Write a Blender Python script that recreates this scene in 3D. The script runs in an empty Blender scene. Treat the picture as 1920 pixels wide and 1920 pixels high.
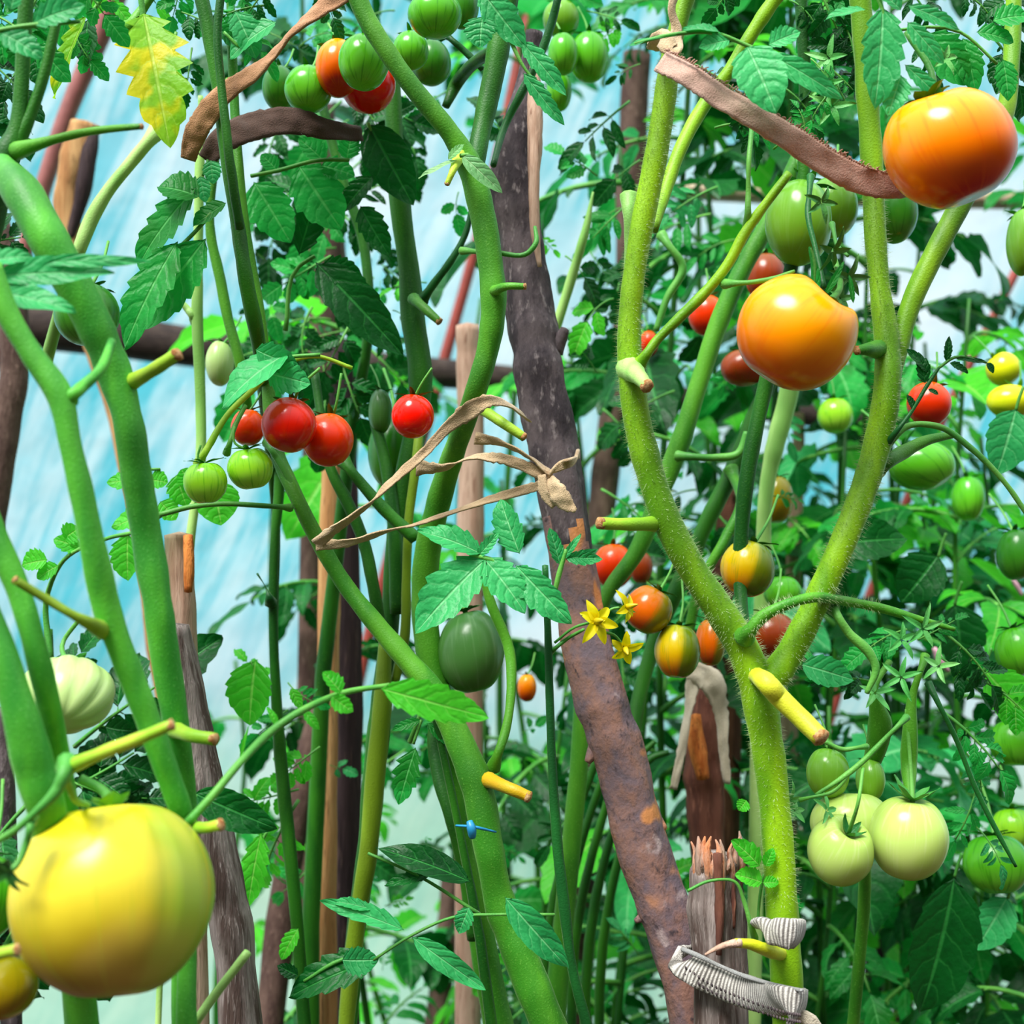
import bpy, math, random
from mathutils import Vector, Matrix, noise as mnoise
PI = math.pi
F = 1920 * 50.0 / 36.0
CAMZ = 1.35
SC = bpy.context.scene
COL = SC.collection
rnd = random.Random(7)

def P(px, py, Y):
    return Vector(((px - 960) / F * Y, Y, CAMZ - (py - 960) / F * Y))

# ---------------------------------------------------------------- node helpers
class NT:
    def __init__(self, name):
        self.m = bpy.data.materials.new(name)
        self.m.use_nodes = True
        self.t = self.m.node_tree
        self.t.nodes.clear()
        self.out = self.t.nodes.new('ShaderNodeOutputMaterial')
    def n(self, ty, ins=None, **props):
        nd = self.t.nodes.new(ty)
        for k, v in props.items():
            setattr(nd, k, v)
        for k, v in (ins or {}).items():
            self.set(nd, k, v)
        return nd
    def set(self, nd, k, v):
        if isinstance(v, tuple) and len(v) == 2 and hasattr(v[0], 'outputs'):
            self.t.links.new(v[0].outputs[v[1]], nd.inputs[k])
        elif hasattr(v, 'outputs'):
            self.t.links.new(v.outputs[0], nd.inputs[k])
        else:
            if isinstance(v, tuple) and len(v) == 3 and nd.inputs[k].type == 'RGBA':
                v = (*v, 1)
            nd.inputs[k].default_value = v
    def math(self, op, a, b=0.0, c=0.0, clamp=False):
        return self.n('ShaderNodeMath', {0: a, 1: b, 2: c}, operation=op, use_clamp=clamp)
    def sstep(self, x, lo, hi):
        nd = self.n('ShaderNodeMapRange', {0: x, 1: lo, 2: hi, 3: 0.0, 4: 1.0}, interpolation_type='SMOOTHSTEP')
        return nd
    def mix(self, f, a, b, mode='MIX'):
        nd = self.t.nodes.new('ShaderNodeMix')
        nd.data_type = 'RGBA'; nd.blend_type = mode
        self.set(nd, 0, f); self.set(nd, 6, a); self.set(nd, 7, b)
        return (nd, 2)
    def noise(self, vec, scale, detail=3, rough=.55, dist=0.0):
        return self.n('ShaderNodeTexNoise', {'Vector': vec, 'Scale': scale, 'Detail': detail, 'Roughness': rough, 'Distortion': dist})
    def bump(self, h, s, d=.002):
        return self.n('ShaderNodeBump', {'Strength': s, 'Distance': d, 'Height': h})
    def surf(self, sh):
        self.t.links.new(sh.outputs[0], self.out.inputs[0])
        return self.m
    def bsdf(self, col, rough=.5, normal=None, **kw):
        ins = {'Base Color': col, 'Roughness': rough}
        if normal is not None: ins['Normal'] = normal
        ins.update(kw)
        return self.n('ShaderNodeBsdfPrincipled', ins)

def srgb(r, g, b):
    f = lambda c: (c / 255 / 12.92) if c <= 10.3 else ((c / 255 + .055) / 1.055) ** 2.4
    return (f(r), f(g), f(b))

def leaf_mat(name, dark, light, vein, transl=.35, spots=None, rough=.42):
    k = NT(name)
    uv = k.n('ShaderNodeUVMap'); sep = k.n('ShaderNodeSeparateXYZ', {0: uv})
    u, v = (sep, 0), (sep, 1)
    a = k.math('ABSOLUTE', k.math('MULTIPLY_ADD', u, 2.0, -1.0))
    mid = k.math('SUBTRACT', 1.0, k.sstep(a, .02, .09))
    nw = k.noise(uv, 5.0, 2)
    ph = k.math('FRACT', k.math('MULTIPLY', k.math('ADD', k.math('SUBTRACT', v, k.math('MULTIPLY', k.math('POWER', a, 1.3), .2)), k.math('MULTIPLY', (nw, 0), .1)), 5.6))
    dv = k.math('ABSOLUTE', k.math('SUBTRACT', ph, .5))
    side = k.math('SUBTRACT', 1.0, k.sstep(dv, .01, .07))
    side = k.math('MULTIPLY', side, k.math('SUBTRACT', 1.0, k.math('MULTIPLY', a, .7)))
    tc = k.n('ShaderNodeTexCoord')
    geo = k.n('ShaderNodeNewGeometry')
    nz = k.noise((geo, 'Position'), 28, 3)
    oi = k.n('ShaderNodeObjectInfo')
    f = k.math('ADD', k.math('MULTIPLY', (oi, 'Random'), .55), k.math('MULTIPLY_ADD', (nz, 0), 1.1, -.3), clamp=True)
    c = k.mix(f, dark, light)
    nz2 = k.noise((geo, 'Position'), 160, 2)
    c = k.mix(k.math('MULTIPLY', k.sstep((nz2, 0), .45, .8), .35), c, tuple(x * .45 for x in dark))
    if spots:
        sp = k.noise((geo, 'Position'), spots[1], 2)
        c = k.mix(k.sstep((sp, 0), spots[2], spots[2] + .09), c, spots[0])
    vv = k.math('MAXIMUM', mid, k.math('MULTIPLY', side, .6))
    c = k.mix(k.math('MULTIPLY', vv, .6), c, vein)
    hgt = k.math('SUBTRACT', k.math('MULTIPLY', k.sstep(dv, .0, .3), .5), k.math('MULTIPLY', mid, .8))
    nz3 = k.noise((geo, 'Position'), 330, 2)
    b = k.bump(k.math('ADD', hgt, k.math('ADD', k.math('MULTIPLY', (nz2, 0), .9), k.math('MULTIPLY', (nz3, 0), .5))), .55, .0013)
    p = k.bsdf(c, rough, b, **{'Sheen Weight': .04, 'Specular IOR Level': .28})
    tcol = k.mix(.55, c, tuple(min(1, x * 1.6) for x in light))
    tr = k.n('ShaderNodeBsdfTranslucent', {0: tcol})
    return k.surf(k.n('ShaderNodeMixShader', {0: transl, 1: p, 2: tr}))

def stem_mat(name, base, alt, dots=None, sheen=.5, rough=.5):
    k = NT(name)
    geo = k.n('ShaderNodeNewGeometry')
    mp = k.n('ShaderNodeMapping', {'Vector': (geo, 'Position'), 'Scale': (1, 1, .22)})
    n1 = k.noise(mp, 45, 3)
    n2 = k.noise((geo, 'Position'), 900, 1)
    c = k.mix(k.sstep((n1, 0), .35, .68), base, alt)
    n0 = k.noise((geo, 'Position'), 14, 2)
    c = k.mix(k.math('MULTIPLY', k.sstep((n0, 0), .42, .7), .55), c, tuple(x * .45 for x in base))
    if dots:
        c = k.mix(k.math('MULTIPLY', k.sstep((n2, 0), .6, .74), .3), c, dots)
    b = k.bump((n2, 0), .35, .0006)
    return k.surf(k.bsdf(c, rough, b, **{'Sheen Weight': sheen, 'Sheen Roughness': .3, 'Sheen Tint': (.7, 1, .5, 1), 'Specular IOR Level': .35}))

def tomato_mat(name, shoulder, mid, bottom, stripe=.0, stripe_col=(0, 0, 0), mott=.25, rough=.2, v0=.15, v1=.9, blush=None, side=None):
    k = NT(name)
    uv = k.n('ShaderNodeUVMap'); sep = k.n('ShaderNodeSeparateXYZ', {0: uv})
    tc = k.n('ShaderNodeTexCoord')
    nz = k.noise((tc, 'Object'), 22, 3)
    v = k.math('ADD', (sep, 1), k.math('MULTIPLY_ADD', (nz, 0), mott, -mott / 2))
    ramp = k.n('ShaderNodeValToRGB', {0: v})
    e = ramp.color_ramp.elements
    e[0].position = v0; e[0].color = (*shoulder, 1)
    e[1].position = v1; e[1].color = (*bottom, 1)
    m = e.new((v0 + v1) / 2); m.color = (*mid, 1)
    c = (ramp, 0)
    # streaks running from the stem end to the blossom end
    cmb = k.n('ShaderNodeCombineXYZ', {0: k.math('MULTIPLY', (sep, 0), 46.0), 1: k.math('MULTIPLY', (sep, 1), 2.2), 2: 0.0})
    st = k.noise(cmb, 1.0, 3)
    if stripe > 0:
        c = k.mix(k.math('MULTIPLY', k.sstep((st, 0), .5, .66), stripe), c, stripe_col)
    if side:
        fr = k.math('COSINE', k.math('MULTIPLY', k.math('SUBTRACT', k.math('ADD', (sep, 0), k.math('MULTIPLY', (nz, 0), .1)), .77 + side[2]), 2 * PI))
        c = k.mix(k.math('MULTIPLY', k.math('SUBTRACT', 1.0, k.sstep(fr, side[1] - .3, side[1] + .12)), side[3]), c, side[0])
    if blush:
        n3 = k.noise((tc, 'Object'), blush[1], 2)
        c = k.mix(k.math('MULTIPLY', k.sstep((n3, 0), .48, .66), blush[2]), c, blush[0])
    n4 = k.noise((tc, 'Object'), 600, 1)
    b = k.bump(k.math('ADD', (nz, 0), k.math('MULTIPLY', (n4, 0), .08)), .12, .0015)
    return k.surf(k.bsdf(c, rough, b, **{'Specular IOR Level': .42}))

def petal_mat(name, col):
    k = NT(name)
    return k.surf(k.n('ShaderNodeMixShader', {0: .45, 1: k.bsdf(col, .5), 2: k.n('ShaderNodeBsdfTranslucent', {0: (*col, 1)})}))

def bark_mat(name, c1, c2, c3, scale=60, stretch=.25, bump=.8, rough=.8, patch=None, patch2=None):
    k = NT(name)
    geo = k.n('ShaderNodeNewGeometry')
    mp = k.n('ShaderNodeMapping', {'Vector': (geo, 'Position'), 'Scale': (1, 1, stretch)})
    n1 = k.noise(mp, scale, 5, .65)
    n2 = k.noise(mp, scale * 5, 3, .6)
    c = k.mix(k.sstep((n1, 0), .38, .62), c1, c2)
    c = k.mix(k.sstep((n2, 0), .55, .75), c, c3)
    if patch:
        n3 = k.noise((geo, 'Position'), patch[1], 2)
        c = k.mix(k.sstep((n3, 0), patch[2], patch[2] + .1), c, patch[0])
    if patch2:
        n4 = k.noise(mp, patch2[1], 4)
        c = k.mix(k.sstep((n4, 0), patch2[2], patch2[2] + .14), c, patch2[0])
    b = k.bump(k.math('ADD', (n1, 0), k.math('MULTIPLY', (n2, 0), .5)), bump, .003)
    return k.surf(k.bsdf(c, rough, b, **{'Specular IOR Level': .25}))

def fabric_mat(name, c1, c2, ribs=90.0, rough=.85, depth=.5, holes=False):
    k = NT(name)
    uv = k.n('ShaderNodeUVMap'); sep = k.n('ShaderNodeSeparateXYZ', {0: uv})
    w = k.math('ABSOLUTE', k.math('SUBTRACT', k.math('FRACT', k.math('MULTIPLY', (sep, 1), ribs)), .5))
    rib = k.sstep(w, .1, .38)
    geo = k.n('ShaderNodeNewGeometry')
    n1 = k.noise((geo, 'Position'), 120, 4)
    n2 = k.noise((geo, 'Position'), 1300, 2)
    c = k.mix(k.math('ADD', k.math('MULTIPLY', rib, depth), k.math('MULTIPLY_ADD', (n1, 0), .9, -.35), clamp=True), c1, c2)
    c = k.mix(k.math('MULTIPLY', k.sstep((n2, 0), .4, .8), .4), c, tuple(x * .5 for x in c1))
    b = k.bump(k.math('ADD', k.math('MULTIPLY', rib, -.6), (n2, 0)), .6, .0012)
    return k.surf(k.bsdf(c, rough, b, **{'Sheen Weight': .2}))

def plain_mat(name, col, rough=.5, **kw):
    k = NT(name)
    geo = k.n('ShaderNodeNewGeometry')
    n1 = k.noise((geo, 'Position'), 70, 3)
    c = k.mix(k.sstep((n1, 0), .3, .8), col, tuple(x * .7 for x in col))
    return k.surf(k.bsdf(c, rough, **kw))

# ---------------------------------------------------------------- mesh helpers
class MB:
    def __init__(self):
        self.v = []; self.f = []; self.uv = []; self.mi = []
    def add(self, verts, faces, uvs, mi=0):
        o = len(self.v)
        self.v.extend([tuple(q) for q in verts]); self.uv.extend(uvs)
        self.f.extend([tuple(i + o for i in q) for q in faces])
        self.mi.extend([mi] * len(faces))
    def mesh(self, name, mats):
        me = bpy.data.meshes.new(name)
        me.from_pydata(self.v, [], self.f)
        ul = me.uv_layers.new(name='UVMap')
        li = [0] * len(me.loops)
        me.loops.foreach_get('vertex_index', li)
        flat = [0.0] * (2 * len(li))
        for i, vi in enumerate(li):
            flat[2 * i], flat[2 * i + 1] = self.uv[vi]
        ul.data.foreach_set('uv', flat)
        me.polygons.foreach_set('use_smooth', [True] * len(me.polygons))
        for m in (mats if isinstance(mats, (list, tuple)) else [mats]):
            me.materials.append(m)
        me.polygons.foreach_set('material_index', self.mi)
        me.update()
        return me
    def build(self, name, mats, parent=None, origin=None):
        if origin is None:
            origin = Vector((0, 0, 0))
            if parent is None and self.v:
                n = len(self.v)
                origin = Vector((sum(a[0] for a in self.v) / n, sum(a[1] for a in self.v) / n, min(a[2] for a in self.v)))
        base = parent_origin(parent)
        sh = origin + base if parent is not None else origin
        self.v = [(a[0] - sh.x, a[1] - sh.y, a[2] - sh.z) for a in self.v]
        o = bpy.data.objects.new(name, self.mesh(name, mats))
        COL.objects.link(o)
        if parent is not None:
            o.parent = parent
        o.location = origin
        return o

def parent_origin(p):
    b = Vector((0, 0, 0))
    while p is not None:
        b += p.location
        p = p.parent
    return b

def tag(o, label=None, cat=None, group=None, kind=None):
    if label: o['label'] = label
    if cat: o['category'] = cat
    if group: o['group'] = group
    if kind: o['kind'] = kind
    return o

def empty(name, loc, label, cat, group=None):
    o = bpy.data.objects.new(name, None)
    o.empty_display_size = .02
    COL.objects.link(o); o.location = loc
    return tag(o, label, cat, group)

def cr(pts, sub):
    """smooth curve through tuples of any length, spacing-aware so that long end spans do not overshoot"""
    n = len(pts)
    if n == 2:
        return [tuple(a + (b - a) * i / sub for a, b in zip(*pts)) for i in range(sub + 1)]
    h = [max(1e-9, math.sqrt(sum((a - b) ** 2 for a, b in zip(p[:3], q[:3])))) for p, q in zip(pts, pts[1:])]
    K = len(pts[0])
    sl = [[(q[k] - p[k]) / h[i] for k in range(K)] for i, (p, q) in enumerate(zip(pts, pts[1:]))]
    m = [sl[0]]
    for i in range(1, n - 1):
        m.append([(sl[i - 1][k] * h[i] + sl[i][k] * h[i - 1]) / (h[i] + h[i - 1]) for k in range(K)])
    m.append(sl[-1])
    out = []
    for i in range(n - 1):
        for j in range(sub):
            t = j / sub; t2 = t * t; t3 = t2 * t
            a, b, c, d = 2 * t3 - 3 * t2 + 1, t3 - 2 * t2 + t, -2 * t3 + 3 * t2, t3 - t2
            out.append(tuple(a * pts[i][k] + b * h[i] * m[i][k] + c * pts[i + 1][k] + d * h[i] * m[i + 1][k] for k in range(K)))
    out.append(tuple(pts[-1]))
    return out

def frames(path):
    T = []
    n = len(path)
    for i in range(n):
        t = path[min(i + 1, n - 1)] - path[max(i - 1, 0)]
        T.append(t.normalized() if t.length > 1e-9 else Vector((0, 0, 1)))
    ref = Vector((0, -1, 0))
    if abs(T[0].dot(ref)) > .95: ref = Vector((1, 0, 0))
    N = (ref - T[0] * ref.dot(T[0])).normalized()
    res = []
    for t in T:
        N = (N - t * N.dot(t))
        N = N.normalized() if N.length > 1e-6 else t.orthogonal().normalized()
        res.append((t, N, t.cross(N)))
    return res

def tube(mb, path, rad, n=12, mi=0, flat=1.0, knob=0.0, seed=0, ribs=0.0, twist=0.0):
    fr = frames(path)
    vs, fs, uv = [], [], []
    m = len(path)
    arc = 0.0; ra = sum(rad) / m
    for i, (p, (t, N, B)) in enumerate(zip(path, fr)):
        if i: arc += (path[i] - path[i - 1]).length
        for j in range(n):
            a = 2 * PI * j / n + twist * i
            r = rad[i]
            if knob:
                q = Vector((math.cos(a) * 1.3, math.sin(a) * 1.3, arc / (ra * 4.5) + seed * 7.1))
                r *= 1 + knob * (mnoise.noise(q) + .35 * mnoise.noise(q * 2.7))
            if ribs:
                r *= 1 + ribs * math.cos(5 * a)
            vs.append(p + N * (math.cos(a) * r) + B * (math.sin(a) * r * flat))
            uv.append((j / n, i / max(1, m - 1)))
    for i in range(m - 1):
        for j in range(n):
            k = (j + 1) % n
            fs.append((i * n + j, i * n + k, (i + 1) * n + k, (i + 1) * n + j))
    c0 = len(vs); vs.append(path[0] - fr[0][0] * rad[0] * .25); uv.append((.5, 0))
    c1 = len(vs); vs.append(path[-1] + fr[-1][0] * rad[-1] * .25); uv.append((.5, 1))
    for j in range(n):
        k = (j + 1) % n
        fs.append((c0, k, j)); fs.append((c1, (m - 1) * n + j, (m - 1) * n + k))
    mb.add(vs, fs, uv, mi)

def ptube(mb, pts, sub=6, n=12, mi=0, knob=.06, seed=None, flat=1.0, ribs=0.0, twist=0.0):
    """pts: (px, py, depth, radius in px)"""
    d = cr([tuple(float(x) for x in q) for q in pts], sub)
    path = [P(q[0], q[1], q[2]) for q in d]
    sd = rnd.random() * 80
    rad = [max(.2, q[3]) * q[2] / F * (1 + .09 * mnoise.noise(Vector((i * .33, sd, 0)))) for i, q in enumerate(d)]
    tube(mb, path, rad, n, mi, flat, knob, rnd.random() * 50 if seed is None else seed, ribs, twist)
    return path

def leaflet(mb, L, W, M, seed=0, rows=18, teeth=4.5, amp=.28, fold=.25, curl=.5, wave=.06, mi=0, base=.6):
    """blade along +Y of the frame M, facing +Z, base at the origin"""
    r = random.Random(seed)
    S = (-1, -.6, -.25, 0, .25, .6, 1)
    ph1, ph2 = r.random() * 6.3, r.random() * 6.3
    skew = r.uniform(-.12, .12)
    vs, fs, uv = [], [], []
    x = z = yy = 0.0
    py = pz = 0.0
    for i in range(rows + 1):
        v = i / rows
        w = (v ** base) * ((1 - v) ** .85) * 2.62
        ang = curl * (v - .15)
        if i:
            py += math.cos(ang) * L / rows; pz -= math.sin(ang) * L / rows
        for s in S:
            t = (v * teeth + (ph1 if s > 0 else ph2)) % 1.0
            tw = w * (1 - amp * (1 - t) * min(1, 1.6 * (1 - v) + .3)) if abs(s) > .9 else w * (1 - amp * .35)
            if i in (0, rows): tw = .012
            q = s * tw * W * .5 * (1 + skew * (1 if s > 0 else -1))
            up = fold * abs(q) + wave * L * abs(s) * math.sin(v * 9 + (ph1 if s > 0 else ph2)) * v
            fw = abs(s) * L * .05 * (1 - v)
            vs.append(M @ Vector((q, py + fw * math.cos(ang) + up * math.sin(ang), pz - fw * math.sin(ang) + up * math.cos(ang))))
            uv.append((s * .5 + .5, v))
    k = len(S)
    for i in range(rows):
        for j in range(k - 1):
            fs.append((i * k + j, i * k + j + 1, (i + 1) * k + j + 1, (i + 1) * k + j))
    mb.add(vs, fs, uv, mi)

def frame_to(p0, p1, roll=0.0, face=None):
    y = (p1 - p0).normalized()
    f = Vector(face) if face else Vector((0, -1, .45))
    z = f - y * f.dot(y)
    if z.length < 1e-4: z = y.orthogonal()
    z.normalize()
    z = Matrix.Rotation(roll, 3, y) @ z
    x = y.cross(z)
    M = Matrix((x, y, z)).transposed().to_4x4()
    M.translation = p0
    return M

def rot(M, yaw=0, pitch=0, roll=0, t=(0, 0, 0)):
    return M @ Matrix.Translation(t) @ Matrix.Rotation(yaw, 4, 'Z') @ Matrix.Rotation(pitch, 4, 'X') @ Matrix.Rotation(roll, 4, 'Y')

def compound(mb, kind, seed):
    """a pinnate tomato leaf of unit length along +Y, facing +Z, drooping"""
    r = random.Random(seed * 13 + 5)
    droop = r.uniform(.5, 1.2)
    if kind == 'broad':  pairs, lw, ll, am, rows = 3, .62, .38, .3, 14
    elif kind == 'narrow': pairs, lw, ll, am, rows = 3, .36, .36, .15, 12
    elif kind == 'three': pairs, lw, ll, am, rows = 1, .6, .5, .28, 14
    elif kind == 'feather': pairs, lw, ll, am, rows = 4, .5, .29, .38, 12
    pts = []
    y = z = 0.0
    N = 9
    end = .72 if kind != 'three' else .5
    bendx = r.uniform(-.15, .15)
    for i in range(N + 1):
        a = droop * (i / N) - .15
        pts.append(Vector((bendx * (i / N) ** 2, y, z)))
        y += math.cos(a) * end / N; z -= math.sin(a) * end / N
    tube(mb, pts, [.016 * (1 - .65 * i / N) + .002 for i in range(N + 1)], 5, 1)
    I = Matrix.Identity(4)
    def at(t):
        f = t * N; i = min(int(f), N - 1); p = pts[i].lerp(pts[i + 1], f - i)
        d = (pts[i + 1] - pts[i]).normalized()
        x = Vector((1, 0, 0)); x = (x - d * x.dot(d)).normalized(); zz = x.cross(d)
        M = Matrix((x, d, zz)).transposed().to_4x4(); M.translation = p
        return M
    L = ll * r.uniform(1.0, 1.25)
    leaflet(mb, L * 1.15, L * lw * 1.25, rot(at(1), r.uniform(-.2, .2), 0, r.uniform(-.3, .3)), r.random(), rows, 4.5, am, r.uniform(.1, .5), r.uniform(.2, 1.1), .05)
    for p in range(pairs):
        t = .35 + .6 * (p + .3) / pairs if pairs > 1 else .62
        for s in (-1, 1):
            l2 = ll * (1.0 if p < pairs - 1 else .85) * r.uniform(.75, 1.1)
            M = rot(at(min(1, t + r.uniform(-.03, .03))), -s * r.uniform(.75, 1.2), r.uniform(-.5, .15), r.uniform(-.6, .6))
            tube(mb, [M @ Vector((0, 0, 0)), M @ Vector((0, .035, 0))], [.006, .005], 4, 1)
            leaflet(mb, l2, l2 * lw * r.uniform(.85, 1.15), rot(M, 0, 0, 0, (0, .03, 0)), r.random(), rows, 4, am, r.uniform(.05, .6), r.uniform(.2, 1.3), .05)
    if kind in ('broad', 'feather'):
        for p in range(3):
            s = r.choice((-1, 1)); l2 = r.uniform(.07, .12)
            M = rot(at(.35 + .2 * p), -s * 1.1, -.2, 0)
            leaflet(mb, l2, l2 * .6, M, r.random(), 6, 2, .3, .2, .5)

PROTO = {}
def proto(kind, var, mk):
    key = (kind, var, mk)
    if key not in PROTO:
        base = (kind, var, None)
        if base not in PROTO:
            mb = MB(); compound(mb, kind, var + 17 * len(kind))
            PROTO[base] = mb
        PROTO[key] = PROTO[base].mesh('leaf', [M_[mk], M_['petiole']])
    return PROTO[key]

def cleaf(plant, M, size, kind='broad', mk='leaf', var=None):
    var = rnd.randrange(6) if var is None else var
    o = bpy.data.objects.new('leaf', proto(kind, var, mk))
    COL.objects.link(o)
    o.parent = plant
    base = parent_origin(plant)
    M2 = M.copy(); M2.translation = M.translation - base
    o.matrix_basis = M2 @ Matrix.Scale(size, 4)
    return o

def pleaf(plant, bx, by, tx, ty, Y, kind='broad', mk='leaf', roll=0.0, Y2=None, k=1.0, var=None):
    """compound leaf from pixel (bx,by) to (tx,ty) at depth Y"""
    a = P(bx, by, Y); b = P(tx, ty, Y if Y2 is None else Y2)
    L = (b - a).length * 1.05
    M = frame_to(a, b, roll)
    M = M @ Matrix.Rotation(.35, 4, 'X')
    return cleaf(plant, M, L * k, kind, mk, var)

def fleaf(plant, rachis, leaflets, mk='leaf', Y=.8, rr=4, stem='petiole'):
    """a hand placed leaf: rachis pixel path, and leaflets (bx,by,tx,ty,width[,roll,curl,fold,dY,teethamp])"""
    mb = MB()
    pts = [(q[0], q[1], q[2] if len(q) > 2 else Y, q[3] if len(q) > 3 else rr) for q in rachis]
    ptube(mb, pts, 5, 7, 0, 0)
    lf = mb.build('leaf', M_[stem], plant)
    for q in leaflets:
        bx, by, tx, ty, w = q[:5]
        roll, curl, fold, dY, am = (list(q[5:]) + [0, .45, .3, 0, .22][len(q) - 5:])[:5] if len(q) > 5 else (0, .45, .3, 0, .22)
        a = P(bx, by, Y); b = P(tx, ty, Y + dY)
        L = (b - a).length
        m = MB()
        M = frame_to(a, b, roll)
        M = M @ Matrix.Rotation(curl * .35, 4, 'X')
        leaflet(m, L * (1 + curl * curl / 24), w * Y / F, M, rnd.random(), 36, rnd.uniform(4.5, 6.5), am, fold, curl, .035)
        m.build('leaflet', M_[mk], lf)
    return lf

def stem(plant, pts, mk='stem', name='stem', n=14, knob=.07, sub=7):
    if name in ('peduncle', 'side_shoot', 'petiole'):
        pts = list(pts); q0 = pts[0]; q1 = pts[1]
        pts[0] = (q0[0], q0[1], q0[2] + .006, q0[3] * 1.6)
        pts.insert(1, (q0[0] + (q1[0] - q0[0]) * .3, q0[1] + (q1[1] - q0[1]) * .3, q0[2], q0[3] * 1.1))
    if pts[0][1] <= -30:
        a, b = pts[0], pts[1]; f = 420 / max(1.0, b[1] - a[1])
        pts = [(a[0] - (b[0] - a[0]) * f * .7, a[1] - 420, a[2], a[3] * .8)] + list(pts)
    mb = MB(); ptube(mb, pts, sub, n, 0, knob)
    return mb.build(name, M_[mk], plant)

def hairs(plant, pts, n, mk='hair', L=.003):
    d = cr([tuple(float(x) for x in q) for q in pts], 10)
    vs, fs, uv = [], [], []
    r = random.Random(len(pts) * 7 + n)
    for i in range(n):
        t = r.random() * (len(d) - 1.001); k = int(t); f = t - k
        a, b = d[k], d[k + 1]
        q = [u + (w - u) * f for u, w in zip(a, b)]
        p = P(*q[:3]); tg = (P(*b[:3]) - P(*a[:3])).normalized()
        an = r.random() * 2 * PI
        N = tg.orthogonal().normalized(); B = tg.cross(N)
        o = N * math.cos(an) + B * math.sin(an)
        R = q[3] * q[2] / F
        l = L * r.uniform(.5, 1.3)
        dr = (o + tg * r.uniform(-.4, .3) + Vector((0, 0, -.15))).normalized()
        w = tg.cross(o) * .00009
        w2 = tg * .00009
        b0 = p + o * (R * .98)
        c = len(vs)
        vs += [b0 - w, b0 + w, b0 + dr * (R * .07 + l), b0 - w2, b0 + w2]; uv += [(0, 0)] * 5
        fs += [(c, c + 1, c + 2), (c + 3, c + 4, c + 2)]
    mb = MB(); mb.add(vs, fs, uv)
    return tag(mb.build('stem_hairs', M_[mk], plant), 'fine pale hairs on the stem', kind='stuff')

def stub(plant, pts, mk='stem_bright', end='cut', n=12):
    pts = list(pts); q0, q1 = pts[0], pts[1]
    pts[0] = (q0[0], q0[1], q0[2] + .010, q0[3] * 1.3)
    pts.insert(1, (q0[0] + (q1[0] - q0[0]) * .3, q0[1] + (q1[1] - q0[1]) * .3, q0[2] + .003, q0[3] * 1.12))
    mb = MB(); path = ptube(mb, pts, 6, n, 0, .05)
    o = mb.build('pruned_stub', M_[mk], plant)
    e = MB()
    d = (path[-1] - path[-2]).normalized(); r = pts[-1][3] * pts[-1][2] / F
    tube(e, [path[-1] - d * r * .5, path[-1] + d * r * .1, path[-1] + d * r * .35], [r * 1.0, r * 1.04, r * .7], 12, 0, 1, .3, rnd.random() * 9)
    tag(e.build('cut_end', M_[end], o), 'brown dried cut end')
    return o

def blade_star(mb, C, ax, n, L, W, spread, curl, seed, mi=0, tw=0.0):
    """sepals or petals around an axis"""
    r = random.Random(seed)
    ax = ax.normalized(); x = ax.orthogonal().normalized(); y = ax.cross(x)
    for i in range(n):
        a = 2 * PI * i / n + r.uniform(-.2, .2)
        out = x * math.cos(a) + y * math.sin(a)
        d = (out * math.sin(spread) + ax * math.cos(spread)).normalized()
        M = frame_to(C, C + d, tw, face=tuple(ax * math.sin(spread) - out * math.cos(spread)))
        l = L * r.uniform(.8, 1.15)
        leaflet(mb, l, W, M, r.random(), 9, 1, 0, .35, curl * r.uniform(.6, 1.3), .03, mi, .35)

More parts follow.
